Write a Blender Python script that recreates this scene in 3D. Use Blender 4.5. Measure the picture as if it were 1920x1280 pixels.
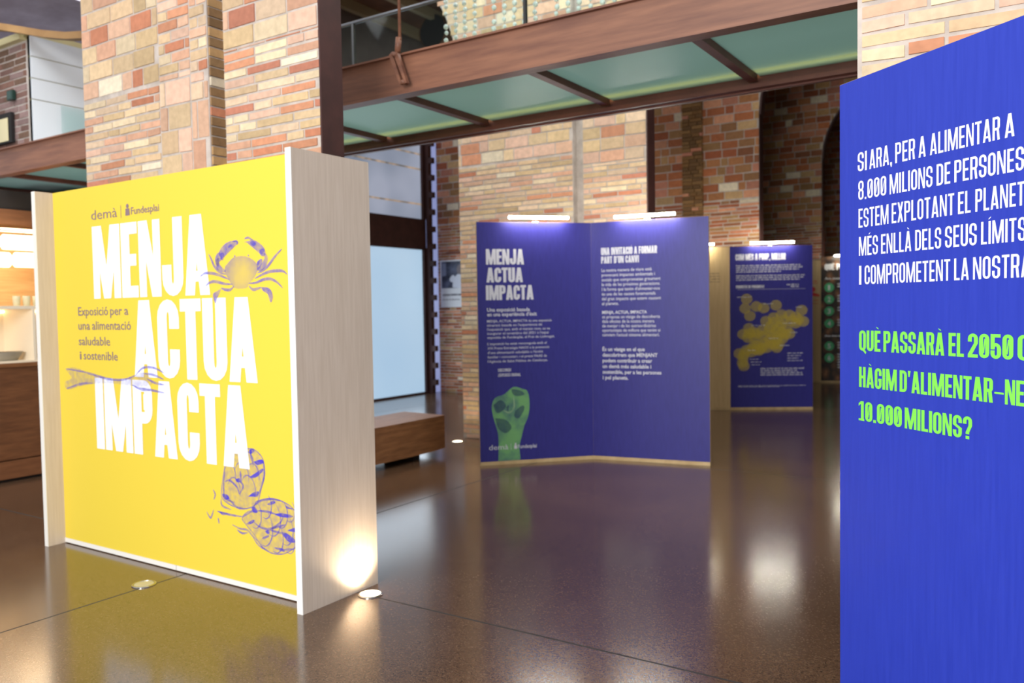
import bpy, math, random
from mathutils import Vector
random.seed(7)
for o in list(bpy.data.objects): bpy.data.objects.remove(o)
scene = bpy.context.scene
COL = scene.collection
EYE = Vector((0, 0, 1.53))

# ------------------------------------------------------------------ camera
yaw, pitch, roll = math.radians(33.06), math.atan(62/1550), 0.0165
f0 = Vector((-math.sin(yaw)*math.cos(pitch), math.cos(yaw)*math.cos(pitch), -math.sin(pitch)))
r0 = Vector((math.cos(yaw), math.sin(yaw), 0)); u0 = r0.cross(f0)
rv = r0*math.cos(roll) - u0*math.sin(roll); uv = u0*math.cos(roll) + r0*math.sin(roll)
cam = bpy.data.cameras.new('camera'); cam_o = bpy.data.objects.new('camera', cam); COL.objects.link(cam_o)
from mathutils import Matrix
m = Matrix((rv, uv, -f0)).transposed().to_4x4(); m.translation = EYE
cam_o.matrix_world = m
cam.sensor_width = 22.3; cam.lens = 22.3*1550/1920; cam.clip_start = 0.05; cam.clip_end = 200
cam.dof.use_dof = True; cam.dof.focus_distance = 2.7; cam.dof.aperture_fstop = 1.9
scene.camera = cam_o
scene.view_settings.view_transform = 'Standard'; scene.view_settings.look = 'None'
scene.view_settings.exposure = 0.0; scene.view_settings.gamma = 1.0; scene.view_settings.use_curve_mapping = False

# ------------------------------------------------------------------ world and daylight
w = bpy.data.worlds.new('world'); scene.world = w; w.use_nodes = True
bg = w.node_tree.nodes['Background']; bg.inputs[0].default_value = (0.92, 0.96, 1.0, 1); bg.inputs[1].default_value = 0.78
def area(name, loc, to, sx, sy, power, col=(1, 1, 1)):
    l = bpy.data.lights.new(name, 'AREA'); l.shape = 'RECTANGLE'; l.size = sx; l.size_y = sy; l.energy = power; l.color = col
    o = bpy.data.objects.new(name, l); COL.objects.link(o); o.location = loc
    o.rotation_euler = (Vector(to)-Vector(loc)).to_track_quat('-Z', 'Y').to_euler(); return o
area('entrance_window_daylight', (-0.9, -5.0, 3.6), (-2.6, 4.0, 1.7), 4.0, 3.4, 920, (1.0, 0.97, 0.94))
area('skylight_over_the_bay', (-3.0, 6.6, 7.2), (-3.0, 6.6, 0), 5.0, 1.6, 240, (1.0, 0.97, 0.92))
area('daylight_through_frosted_door', (-9.45, 10.3, 1.6), (-5, 10.3, 1.2), 2.8, 2.4, 34, (0.86, 0.93, 1.0))
area('left_aisle_fill', (-7.4, 3.2, 5.9), (-9.4, 5.6, 3.6), 2.4, 1.2, 130, (0.95, 0.97, 1.0))  # added fill lamp, aimed to brighten the white upper cladding on the left

# ------------------------------------------------------------------ materials
def lin(c):
    return tuple((v/255/12.92) if v/255 <= .04045 else ((v/255+.055)/1.055)**2.4 for v in c)
MATS = {}
def mat(name, rgb=None, rough=.6, metal=0, spec=.5, emit=None, strength=0, coat=0):
    if name in MATS: return MATS[name]
    m = bpy.data.materials.new(name); m.use_nodes = True; MATS[name] = m
    b = m.node_tree.nodes['Principled BSDF']
    if rgb: b.inputs['Base Color'].default_value = lin(rgb)+(1,)
    b.inputs['Roughness'].default_value = rough; b.inputs['Metallic'].default_value = metal
    b.inputs['Specular IOR Level'].default_value = spec; b.inputs['Coat Weight'].default_value = coat
    if emit:
        b.inputs['Emission Color'].default_value = lin(emit)+(1,); b.inputs['Emission Strength'].default_value = strength
    return m
def nodes(m): return m.node_tree.nodes, m.node_tree.links, m.node_tree.nodes['Principled BSDF']
def noise_tint(m, a, b, scale, stretch=(1, 1, 1), bump=0, detail=6, rough=.6, lo=.35, hi=.65):
    n, l, p = nodes(m)
    tc = n.new('ShaderNodeTexCoord'); mp = n.new('ShaderNodeMapping'); mp.inputs['Scale'].default_value = stretch
    no = n.new('ShaderNodeTexNoise'); no.inputs['Scale'].default_value = scale; no.inputs['Detail'].default_value = detail
    no.inputs['Roughness'].default_value = rough
    cr = n.new('ShaderNodeValToRGB'); cr.color_ramp.elements[0].color = lin(a)+(1,); cr.color_ramp.elements[1].color = lin(b)+(1,)
    cr.color_ramp.elements[0].position = lo; cr.color_ramp.elements[1].position = hi
    l.new(tc.outputs['Object'], mp.inputs[0]); l.new(mp.outputs[0], no.inputs['Vector']); l.new(no.outputs[0], cr.inputs[0])
    l.new(cr.outputs[0], p.inputs['Base Color'])
    if bump:
        bp = n.new('ShaderNodeBump'); bp.inputs['Strength'].default_value = bump; bp.inputs['Distance'].default_value = .01
        l.new(no.outputs[0], bp.inputs['Height']); l.new(bp.outputs[0], p.inputs['Normal'])
    return m
def ink(name, rgb, fac):
    m = bpy.data.materials.new(name); m.use_nodes = True; MATS[name] = m
    n, l, p = nodes(m); p.inputs['Base Color'].default_value = lin(rgb)+(1,); p.inputs['Roughness'].default_value = .6
    p.inputs['Alpha'].default_value = fac
    return m

# polished terrazzo floor with joints
FLOOR = mat('polished_terrazzo', rough=.16, spec=.72)
n, l, p = nodes(FLOOR)
p.inputs['IOR'].default_value = 1.62
tc = n.new('ShaderNodeTexCoord')
v1 = n.new('ShaderNodeTexVoronoi'); v1.inputs['Scale'].default_value = 170
n1 = n.new('ShaderNodeTexNoise'); n1.inputs['Scale'].default_value = 1.1; n1.inputs['Detail'].default_value = 5
cr = n.new('ShaderNodeValToRGB'); e = cr.color_ramp.elements
e[0].color = lin((54, 41, 33))+(1,); e[0].position = .07
e[1].color = lin((120, 97, 78))+(1,); e[1].position = .98
x = e.new(.16); x.color = lin((95, 72, 55))+(1,); x = e.new(.88); x.color = lin((106, 81, 62))+(1,)
sp = n.new('ShaderNodeSeparateColor'); l.new(tc.outputs['Object'], v1.inputs['Vector']); l.new(tc.outputs['Object'], n1.inputs['Vector'])
l.new(v1.outputs['Color'], sp.inputs[0]); l.new(sp.outputs[0], cr.inputs[0])
mx = n.new('ShaderNodeMix'); mx.data_type = 'RGBA'; mx.blend_type = 'MULTIPLY'; mx.inputs[0].default_value = .5
cr2 = n.new('ShaderNodeValToRGB'); cr2.color_ramp.elements[0].color = (.55, .5, .46, 1); cr2.color_ramp.elements[1].color = (1, .95, .9, 1)
cr2.color_ramp.elements[0].position = .3; cr2.color_ramp.elements[1].position = .7
l.new(n1.outputs[0], cr2.inputs[0]); l.new(cr.outputs[0], mx.inputs[6]); l.new(cr2.outputs[0], mx.inputs[7])
xyz = n.new('ShaderNodeSeparateXYZ'); l.new(tc.outputs['Object'], xyz.inputs[0])
def joint(sock, off, per):
    a = n.new('ShaderNodeMath'); a.operation = 'ADD'; a.inputs[1].default_value = -off + per*50; l.new(sock, a.inputs[0])
    b = n.new('ShaderNodeMath'); b.operation = 'MODULO'; b.inputs[1].default_value = per; l.new(a.outputs[0], b.inputs[0])
    c = n.new('ShaderNodeMath'); c.operation = 'LESS_THAN'; c.inputs[1].default_value = .013; l.new(b.outputs[0], c.inputs[0]); return c
ja, jb = joint(xyz.outputs[0], -4.26, 4.2), joint(xyz.outputs[1], 3.24, 4.2)
jm = n.new('ShaderNodeMath'); jm.operation = 'MAXIMUM'; l.new(ja.outputs[0], jm.inputs[0]); l.new(jb.outputs[0], jm.inputs[1])
mj = n.new('ShaderNodeMix'); mj.data_type = 'RGBA'; mj.inputs[7].default_value = lin((24, 18, 14))+(1,)
l.new(jm.outputs[0], mj.inputs[0]); l.new(mx.outputs[2], mj.inputs[6]); l.new(mj.outputs[2], p.inputs['Base Color'])
mr = n.new('ShaderNodeMapRange'); mr.inputs['To Min'].default_value = .13; mr.inputs['To Max'].default_value = .2
l.new(n1.outputs[0], mr.inputs[0])
rj = n.new('ShaderNodeMix'); rj.data_type = 'FLOAT'; rj.inputs[3].default_value = .75; l.new(jm.outputs[0], rj.inputs[0]); l.new(mr.outputs[0], rj.inputs[2]); l.new(rj.outputs[0], p.inputs['Roughness'])

# brick: each brick carries its own fired colour
BRICK = mat('fired_brick', rough=.9, spec=.2)
n, l, p = nodes(BRICK)
at = n.new('ShaderNodeVertexColor'); at.layer_name = 'brick_colour'
tc = n.new('ShaderNodeTexCoord'); no = n.new('ShaderNodeTexNoise'); no.inputs['Scale'].default_value = 22; no.inputs['Detail'].default_value = 6
mr = n.new('ShaderNodeMapRange'); mr.inputs['To Min'].default_value = .72; mr.inputs['To Max'].default_value = 1.28
mx = n.new('ShaderNodeVectorMath'); mx.operation = 'SCALE'
l.new(tc.outputs['Object'], no.inputs['Vector']); l.new(no.outputs[0], mr.inputs[0]); l.new(at.outputs[0], mx.inputs[0]); l.new(mr.outputs[0], mx.inputs['Scale'])
l.new(mx.outputs[0], p.inputs['Base Color'])
bp = n.new('ShaderNodeBump'); bp.inputs['Strength'].default_value = .5; bp.inputs['Distance'].default_value = .006
l.new(no.outputs[0], bp.inputs['Height']); l.new(bp.outputs[0], p.inputs['Normal'])
MORTAR = noise_tint(mat('lime_mortar', rough=.95, spec=.1), (176, 166, 158), (202, 192, 184), 9, bump=.3)
DARKSTEEL = noise_tint(mat('dark_painted_steel', rough=.55), (58, 31, 28), (72, 40, 36), 6)
RUST = noise_tint(mat('rust_brown_steel', rough=.5), (112, 74, 60), (142, 98, 76), 3, (.5, 3, 6), bump=.05)
RUSTD = noise_tint(mat('brown_steel', rough=.5), (92, 48, 36), (108, 60, 46), 5)
BLUE = noise_tint(mat('blue_print', rough=.42, spec=.4), (38, 57, 172), (43, 62, 179), 70, (1, 1, .06))
BLUEM = noise_tint(mat('deep_blue_print', rough=.42, spec=.4), (45, 43, 124), (50, 48, 132), 60, (1, 1, .12))
YELLOW = mat('yellow_print', (227, 202, 70), rough=.5, spec=.3)
WHITE = mat('white_print', (240, 243, 246), rough=.55, spec=.3)
GREY_INK = mat('pale_grey_print', (205, 206, 216), rough=.55, spec=.3)
GREEN = mat('green_print', (128, 222, 84), rough=.55, spec=.3)
EDGE = mat('white_edge_band', (232, 230, 224), rough=.5)
PLYEDGE = noise_tint(mat('board_edge', rough=.6), (186, 158, 112), (206, 180, 134), 8)
PLY = noise_tint(mat('pale_birch_board', rough=.55), (196, 180, 164), (206, 191, 176), 14, (5, 5, .25), detail=8)
PLYI = noise_tint(mat('pale_board_back', rough=.55), (196, 166, 118), (208, 180, 132), 8, (4, 4, .3))
WOOD = noise_tint(mat('brown_timber', rough=.5), (124, 82, 50), (158, 108, 68), 5, (8, .8, 8), detail=8, bump=.1)
WOODD = noise_tint(mat('dark_counter_wood', rough=.5), (98, 60, 34), (122, 78, 46), 4, (3, 1, 8), detail=8)
WOODL = noise_tint(mat('honey_wood_panel', rough=.5), (200, 150, 92), (218, 170, 112), 4, (3, .6, 9), detail=6)
INKB = ink('violet_blue_ink', (84, 74, 214), .42)
INKC = ink('crab_body_ink', (96, 84, 204), .34)
def mottle(m_, centre=None, r0_=0, r1_=.2, lo=.1, hi=.4, scale=40, spread=.35):
    n, l, p = nodes(m_); tc = n.new('ShaderNodeTexCoord'); no = n.new('ShaderNodeTexNoise'); no.inputs['Scale'].default_value = scale; no.inputs['Detail'].default_value = 3
    l.new(tc.outputs['Object'], no.inputs['Vector'])
    a = n.new('ShaderNodeMapRange'); a.inputs['From Min'].default_value = .3; a.inputs['From Max'].default_value = .7; a.inputs['To Min'].default_value = 1-spread; a.inputs['To Max'].default_value = 1+spread
    l.new(no.outputs[0], a.inputs[0]); mu = n.new('ShaderNodeMath'); mu.operation = 'MULTIPLY'; mu.inputs[1].default_value = hi
    if centre:
        d = n.new('ShaderNodeVectorMath'); d.operation = 'DISTANCE'; d.inputs[1].default_value = centre; l.new(tc.outputs['Object'], d.inputs[0])
        b = n.new('ShaderNodeMapRange'); b.interpolation_type = 'SMOOTHSTEP'; b.inputs['From Min'].default_value = r0_; b.inputs['From Max'].default_value = r1_; b.inputs['To Min'].default_value = lo; b.inputs['To Max'].default_value = hi
        l.new(d.outputs['Value'], b.inputs[0]); l.new(b.outputs[0], mu.inputs[1])
    l.new(a.outputs[0], mu.inputs[0]); l.new(mu.outputs[0], p.inputs['Alpha'])
INKD = ink('dense_violet_blue_ink', (74, 64, 214), .66)
INKT = mat('grey_violet_ink', (134, 112, 120), rough=.6)
CHROME = mat('brushed_steel', (190, 188, 184), rough=.25, metal=1)
LEDM = mat('led_tube', (255, 250, 225), emit=(255, 247, 226), strength=80)
WARM = mat('warm_lamp_glass', (255, 245, 225), emit=(255, 218, 168), strength=5)
LENS = mat('lit_lens', (255, 244, 220), emit=(255, 232, 188), strength=14)
LENSOFF = mat('unlit_lens', (190, 180, 150), rough=.25)
BLACK = mat('black_soffit', (24, 19, 19), rough=.7)
DARKB = noise_tint(mat('dark_brown_ceiling', rough=.8), (104, 74, 54), (130, 94, 68), 2)
OLIVE = mat('olive_joist', (168, 156, 124), rough=.7)

# ------------------------------------------------------------------ mesh helpers
class MB:
    def __init__(s): s.v = []; s.f = []; s.mi = []; s.col = []
    def face(s, pts, mi=0, col=None):
        k = len(s.v); s.v += [tuple(q) for q in pts]; s.f.append(tuple(range(k, k+len(pts)))); s.mi.append(mi); s.col.append(col)
    def box(s, a, b, mi=0, fr=None, col=None):
        x0, y0, z0 = a; x1, y1, z1 = b
        c = [(x0, y0, z0), (x1, y0, z0), (x1, y1, z0), (x0, y1, z0), (x0, y0, z1), (x1, y0, z1), (x1, y1, z1), (x0, y1, z1)]
        if fr: c = [fr(*q) for q in c]
        k = len(s.v); s.v += [tuple(q) for q in c]
        for q in ((0, 3, 2, 1), (4, 5, 6, 7), (0, 1, 5, 4), (1, 2, 6, 5), (2, 3, 7, 6), (3, 0, 4, 7)):
            s.f.append(tuple(k+i for i in q)); s.mi.append(mi); s.col.append(col)
    def prism(s, poly, ext, mi=0):          # poly: 3D points, ext: Vector
        k = len(s.v); N = len(poly); e = Vector(ext)
        s.v += [tuple(q) for q in poly] + [tuple(Vector(q)+e) for q in poly]
        s.f.append(tuple(k+i for i in range(N))[::-1]); s.f.append(tuple(k+N+i for i in range(N))); s.mi += [mi, mi]; s.col += [None, None]
        for i in range(N):
            j = (i+1) % N; s.f.append((k+i, k+j, k+N+j, k+N+i)); s.mi.append(mi); s.col.append(None)
    def tube(s, pts, r, seg=12, mi=0, cap=True):
        pts = [Vector(q) for q in pts]; rs = r if isinstance(r, (list, tuple)) else [r]*len(pts); k = len(s.v)
        for i, q in enumerate(pts):
            d = (pts[min(i+1, len(pts)-1)]-pts[max(i-1, 0)]).normalized()
            a = d.cross(Vector((0, 0, 1)) if abs(d.z) < .9 else Vector((1, 0, 0))).normalized(); b = d.cross(a)
            for j in range(seg):
                t = 2*math.pi*j/seg; s.v.append(tuple(q+(a*math.cos(t)+b*math.sin(t))*rs[i]))
        for i in range(len(pts)-1):
            for j in range(seg):
                j2 = (j+1) % seg
                s.f.append((k+i*seg+j, k+i*seg+j2, k+(i+1)*seg+j2, k+(i+1)*seg+j)); s.mi.append(mi); s.col.append(None)
        if cap:
            s.f.append(tuple(k+j for j in range(seg))[::-1]); s.f.append(tuple(k+(len(pts)-1)*seg+j for j in range(seg))); s.mi += [mi, mi]; s.col += [None, None]
    def lathe(s, c, prof, seg=24, mi=0):    # prof: (r, z)
        k = len(s.v); cx, cy, cz = c
        for r, z in prof:
            for j in range(seg):
                t = 2*math.pi*j/seg; s.v.append((cx+r*math.cos(t), cy+r*math.sin(t), cz+z))
        for i in range(len(prof)-1):
            for j in range(seg):
                j2 = (j+1) % seg; s.f.append((k+i*seg+j, k+i*seg+j2, k+(i+1)*seg+j2, k+(i+1)*seg+j)); s.mi.append(mi); s.col.append(None)
        s.f.append(tuple(k+j for j in range(seg))[::-1]); s.f.append(tuple(k+(len(prof)-1)*seg+j for j in range(seg))); s.mi += [mi, mi]; s.col += [None, None]
    def build(s, name, mats, parent=None, origin=None, bevel=0, smooth=False):
        root = parent
        while root is not None and root.parent: root = root.parent
        off = root.location if root is not None else (Vector(origin) if origin else Vector((0, 0, 0)))
        me = bpy.data.meshes.new(name)
        me.from_pydata([tuple(Vector(q)-off) for q in s.v], [], s.f); me.update()
        for q in (mats if isinstance(mats, (list, tuple)) else [mats]): me.materials.append(q)
        me.polygons.foreach_set('material_index', s.mi)
        if any(c is not None for c in s.col):
            ca = me.color_attributes.new('brick_colour', 'FLOAT_COLOR', 'CORNER'); d = []
            for pl in me.polygons:
                c = s.col[pl.index] or (.3, .3, .3)
                for _ in pl.loop_indices: d += [c[0], c[1], c[2], 1.0]
            ca.data.foreach_set('color', d)
        if smooth: me.shade_smooth()
        o = bpy.data.objects.new(name, me); COL.objects.link(o)
        if parent is not None: o.parent = parent
        elif origin: o.location = off
        if bevel:
            bv = o.modifiers.new('bevel', 'BEVEL'); bv.width = bevel; bv.segments = 2; bv.limit_method = 'ANGLE'
        return o
def tag(o, label, cat, group=None, kind=None):
    o['label'] = label; o['category'] = cat
    if group: o['group'] = group
    if kind: o['kind'] = kind
    return o
def thing(name, loc, label, cat, group=None):
    o = bpy.data.objects.new(name, None); o.empty_display_size = .1; COL.objects.link(o); o.location = loc
    return tag(o, label, cat, group)
def struct(o): o['kind'] = 'structure'; return o
def frame(p, d):
    d = Vector((d[0], d[1], 0)).normalized(); nrm = Vector((d.y, -d.x, 0)); P = Vector((p[0], p[1], 0))
    return lambda u, q, z: P + d*u + nrm*q + Vector((0, 0, z))       # q > 0 comes out of the printed face

# ------------------------------------------------------------------ lettering
def ringhalf(x0, x1, yb, yt, s, t, up=True, seg=8):
    cx = (x0+x1)/2; a = (x1-x0)/2; ai = max(a-s, .004); h = yt-yb; hi = max(h-t, .004); out = []
    for i in range(seg):
        q = []
        for k in (i, i+1):
            th = math.pi*k/seg; q.append((math.cos(th), math.sin(th)))
        def pt(c, sn, A, H): return (cx+A*c, (yb+H*sn) if up else (yt-H*sn))
        out.append([pt(*q[0], a, h), pt(*q[1], a, h), pt(*q[1], ai, hi), pt(*q[0], ai, hi)])
    return out
def rc(x0, y0, x1, y1): return [(x0, y0), (x1, y0), (x1, y1), (x0, y1)]
def bowl(x0, x1, y0, y1, s, t, r):
    """bar top, bar bottom, right stem with round corners"""
    r = min(r, (y1-y0)/2); out = [rc(x0, y1-t, x1-r, y1), rc(x0, y0, x1-r, y0+t), rc(x1-s, y0+r, x1, y1-r)]
    for i in range(5):
        a0, a1 = math.pi/2*i/5, math.pi/2*(i+1)/5
        for sg, cy in ((1, y1-r), (-1, y0+r)):
            f = lambda a, A, H: (x1-r+A*math.cos(a), cy+sg*H*math.sin(a))
            ri, hi = max(r-s, .003), max(r-t, .003)
            out.append([f(a0, r, r), f(a1, r, r), f(a1, ri, hi), f(a0, ri, hi)])
    return out
def glyph(ch, s, t, W):
    """pieces and advance width; cap height is 1"""
    base = {'À': ('A', 'g'), 'È': ('E', 'g'), 'É': ('E', 'a'), 'Í': ('I', 'a'), 'Ó': ('O', 'a'), 'Ò': ('O', 'g')}
    if ch in base:
        P, w_ = glyph(base[ch][0], s, t, W); c = w_/2; k = 1 if base[ch][1] == 'a' else -1
        g = W*.17
        P.append([(c-g, 1.065), (c-g+.02, 1.125), (c+g, 1.19), (c+g-.02, 1.13)] if k > 0 else [(c+g, 1.065), (c+g-.02, 1.125), (c-g, 1.19), (c-g+.02, 1.13)])
        return P, w_
    r = min(W/2, .3)
    if ch == ' ': return [], W*.46
    if ch == 'I': return [rc(0, 0, s, 1)], s
    if ch in '.': return [rc(0, 0, s, t*1.05)], s
    if ch == ',': return [[(0, 0), (s*.35, -.13), (s*.8, -.13), (s, 0), (s, t), (0, t)]], s
    if ch == "'": return [[(s*.2, .72), (s*.65, .72), (s, 1), (0, 1)]], s
    if ch == '–': return [rc(0, .38, W*.8, .38+t*.55)], W*.8
    if ch == 'L': return [rc(0, 0, s, 1), rc(s, 0, W*.82, t)], W*.82
    if ch == 'T': return [rc(0, 1-t, W*.92, 1), rc(W*.46-s/2, 0, W*.46+s/2, 1-t)], W*.92
    if ch == 'H': return [rc(0, 0, s, 1), rc(W-s, 0, W, 1), rc(s, .5-t/2, W-s, .5+t/2)], W
    if ch in 'EF':
        P = [rc(0, 0, s, 1), rc(s, 1-t, W*.85, 1), rc(s, .5-t/2, W*.78, .5+t/2)]
        if ch == 'E': P.append(rc(s, 0, W*.85, t))
        return P, W*.85
    if ch == 'N':
        w = W*1.08; a = s*.8
        return [rc(0, 0, a, 1), rc(w-a, 0, w, 1), [(w-s*1.02, 0), (w-a*.2, 0), (s*1.02, 1), (a*.2, 1)]], w
    if ch == 'M':
        w = W*1.5; c = w/2; k = s*.85; a = s*.82
        return [rc(0, 0, a, 1), rc(w-a, 0, w, 1), [(c-k*.5, 0), (c+k*.5, 0), (s*1.15, 1), (s*.1, 1)], [(c-k*.5, 0), (c+k*.5, 0), (w-s*.1, 1), (w-s*1.15, 1)]], w
    if ch in 'AV':
        w = W*1.12; c = w/2; k = s*.58
        P = [[(0, 0), (s*.98, 0), (c+k*.65, 1), (c-k, 1)], [(w-s*.98, 0), (w, 0), (c+k, 1), (c-k*.65, 1)]]
        if ch == 'A': P.append(rc(w*.22, .17, w*.78, .17+t*.85))
        else: P = [[(a, 1-b) for a, b in q] for q in P]
        return P, w
    if ch == 'X': return [[(0, 0), (s, 0), (W, 1), (W-s, 1)], [(W-s, 0), (W, 0), (s, 1), (0, 1)]], W
    if ch == '8':
        P = []
        for y0_, y1_ in ((0, .555), (.475, 1)):
            q = min(W/2, (y1_-y0_)/2); P += ringhalf(0, W, y1_-q, y1_, s, t*.9)+ringhalf(0, W, y0_, y0_+q, s, t*.9, False)+[rc(0, y0_+q, s, y1_-q), rc(W-s, y0_+q, W, y1_-q)]
        return P, W
    if ch in 'O0Q8CGS6':
        P = ringhalf(0, W, 1-r, 1, s, t) + ringhalf(0, W, 0, r, s, t, False)
        L, R = [(r, 1-r)], [(r, 1-r)]
        if ch == 'C': R = [(r, .37), (.63, 1-r)]
        if ch == 'G': R = [(r, .5), (.64, 1-r)]; P.append(rc(W*.52, .5-t, W, .5))
        if ch == 'S':
            L = [(r, .34), (.56, 1-r)]; R = [(r, .44), (.66, 1-r)]
            P.append([(W-s, .44-t*.3), (W, .44), (s, .56+t*.3), (0, .56)])
            P.append([(0, .56), (s, .56+t*.3), (W, .44), (W-s, .44-t*.3)][::-1])
        if ch == '6': R = [(r, .56), (.7, 1-r)]; P.append(rc(s, .56-t, W, .56))
        if ch == '0': P.append([(s*.9, .22), (s*1.25, .2), (W-s*.9, .78), (W-s*1.25, .8)])
        if ch == 'Q': P.append([(W*.5, .02), (W*.62, .16), (W*1.06, -.06), (W*.96, -.16)])
        P += [rc(0, a, s, b) for a, b in L] + [rc(W-s, a, W, b) for a, b in R]
        return P, W
    if ch == 'U': return ringhalf(0, W, 0, r, s, t, False) + [rc(0, r, s, 1), rc(W-s, r, W, 1)], W
    if ch == 'J': return ringhalf(0, W, 0, r, s, t, False) + [rc(0, r, s, .4), rc(W-s, r, W, 1)], W
    if ch == 'D': return [rc(0, 0, s, 1)] + bowl(s, W, 0, 1, s, t, r), W
    if ch in 'PR':
        P = [rc(0, 0, s, 1)] + bowl(s, W, .42, 1, s, t, r*.8)
        if ch == 'R': P.append([(W-s*1.02, 0), (W, 0), (W*.86, .46), (W*.86-s, .46)])
        return P, W
    if ch == 'B': return [rc(0, 0, s, 1)] + bowl(s, W, 0, .52, s, t, r*.8) + bowl(s, W*.97, .5, 1, s, t, r*.8), W
    if ch == '1': return [rc(W*.32, 0, W*.32+s, 1), [(0, .74), (0, .74+t), (W*.32, 1), (W*.32, .86)], rc(0, 0, W*.8, t*.8)], W*.8
    if ch in '2?':
        P = ringhalf(0, W, 1-r, 1, s, t) + [rc(0, .66, s, 1-r), rc(W-s, .6, W, 1-r)]
        if ch == '2': P += [[(0, t), (s*1.1, t), (W, .6), (W-s, .6)], rc(0, 0, W, t)]
        else: P += [[(W*.5-s/2, .3), (W*.5+s/2, .3), (W, .6), (W-s, .6)], rc(W*.5-s/2, .22, W*.5+s/2, .32), rc(W*.5-s/2, 0, W*.5+s/2, t*1.05)]
        return P, W
    if ch == '5':
        return ringhalf(0, W, 0, r, s, t, False) + [rc(0, r, s, .34), rc(W-s, r, W, .42)] + ringhalf(0, W, .38, .64, s, t) + [rc(0, .45, s, 1), rc(s, 1-t, W*.94, 1)], W
    return [rc(0, 0, W, 1)], W
def headline(mb, fr, text, u0, u1, z0, h, s=.17, t=.16, W=.44, gap=.04, q=.0015):
    pcs = []; x = 0
    for ch in text:
        P, w_ = glyph(ch, s, t, W); pcs += [[(x+a, b) for a, b in poly] for poly in P]; x += w_+gap
    x -= gap; k = (u1-u0)/x
    for i, poly in enumerate(pcs):
        qq = q+(i % 7)*3e-5
        pts = [fr(u0+a*k, qq, z0+b*h) for a, b in poly]
        mb.face(pts)
def copytext(mb, fr, text, u0, u1, z0, cap, bold=0, q=.0015):
    c = bpy.data.curves.new('t', 'FONT'); c.body = text; c.resolution_u = 2; c.offset = bold; c.size = 1
    o = bpy.data.objects.new('t', c); COL.objects.link(o)
    me = o.to_mesh(); vs = [v.co.copy() for v in me.vertices]; fs = [tuple(f.vertices) for f in me.polygons]
    o.to_mesh_clear(); COL.objects.unlink(o); bpy.data.objects.remove(o); bpy.data.curves.remove(c)
    if not vs: return
    xa = min(v.x for v in vs); xb = max(v.x for v in vs); k = (u1-u0)/(xb-xa); kz = cap/.70
    b = len(mb.v); mb.v += [tuple(fr(u0+(v.x-xa)*k, q, z0+v.y*kz)) for v in vs]
    for f in fs: mb.f.append(tuple(b+i for i in f)); mb.mi.append(0); mb.col.append(None)
def wordbars(mb, fr, u0, u1, z0, h, rng, q=.0015, wl=(.02, .075)):
    u = u0
    while u < u1-.008:
        e_ = min(u1, u+rng.uniform(*wl)); a = u
        while a < e_-.004:                                  # short strokes like small type
            b = min(e_, a+rng.uniform(.006, .011)); top = h*(1 if rng.random() < .28 else .72)
            mb.face([fr(a, q, z0), fr(b-.002, q, z0), fr(b-.002, q, z0+top), fr(a, q, z0+top)]); a = b
        u = e_+.010

# ------------------------------------------------------------------ floor
mb = MB(); mb.face([(-16, -6, 0), (9, -6, 0), (9, 24, 0), (-16, 24, 0)]); fl = struct(mb.build('floor', FLOOR))

# ------------------------------------------------------------------ brick arcade walls
TAN = [(204, 176, 142), (210, 184, 148), (216, 196, 164), (208, 170, 144), (214, 178, 156), (202, 158, 132), (198, 172, 134), (212, 186, 158)]
RED = [(194, 138, 108), (188, 126, 98), (204, 146, 114), (184, 124, 102)]
OLD = [(178, 140, 96), (164, 124, 84), (176, 108, 72), (158, 92, 64), (142, 92, 66), (188, 154, 112), (152, 110, 76), (176, 120, 80), (164, 100, 68)]
PALE = [(222, 208, 184), (216, 202, 176)]
def pick(pal, rng, red, pale=.03):
    x = rng.random(); c = rng.choice(PALE) if x < pale else (rng.choice(RED) if x < pale+red else rng.choice(pal))
    j = rng.uniform(.93, 1.07); return lin(tuple(min(255, v*j) for v in c))
def courses(mb, Y, x0, x1, z0, z1, hh, ln, rng, pal, red, cuts, depth=.006, jt=.015):
    z = z0; k = 0
    while z < z1-.02:
        h = min(hh*rng.uniform(.95, 1.05), z1-z); x = x0-(k % 2)*ln*.5-rng.uniform(0, .05); gaps = cuts(z+h/2) if cuts else []
        while x < x1:
            L = ln*rng.uniform(.82, 1.15)
            if rng.random() < .12: L *= .5
            a, b = max(x, x0)+jt/2, min(x+L, x1)-jt/2
            for g0, g1 in gaps:
                if g0 < b and a < g1:
                    if a < g0: b = g0
                    elif b > g1: a = g1
                    else: b = a
            if b-a > .03:
                d = depth*rng.uniform(.5, 1.3); e1, e2 = rng.uniform(-.003, .003), rng.uniform(-.003, .003); c = pick(pal, rng, red)
                f = [(a, Y-d, z+jt/2+e1), (b, Y-d, z+jt/2+e2), (b, Y-d, z+h-jt/2+e2), (a, Y-d, z+h-jt/2+e1)]
                bk = [(q[0], Y+.002, q[2]) for q in f]
                mb.face(f, 1, c)
                for i in range(4):
                    j = (i+1) % 4; mb.face([bk[i], bk[j], f[j], f[i]], 1, c)
            x += L
        z += h; k += 1
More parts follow.
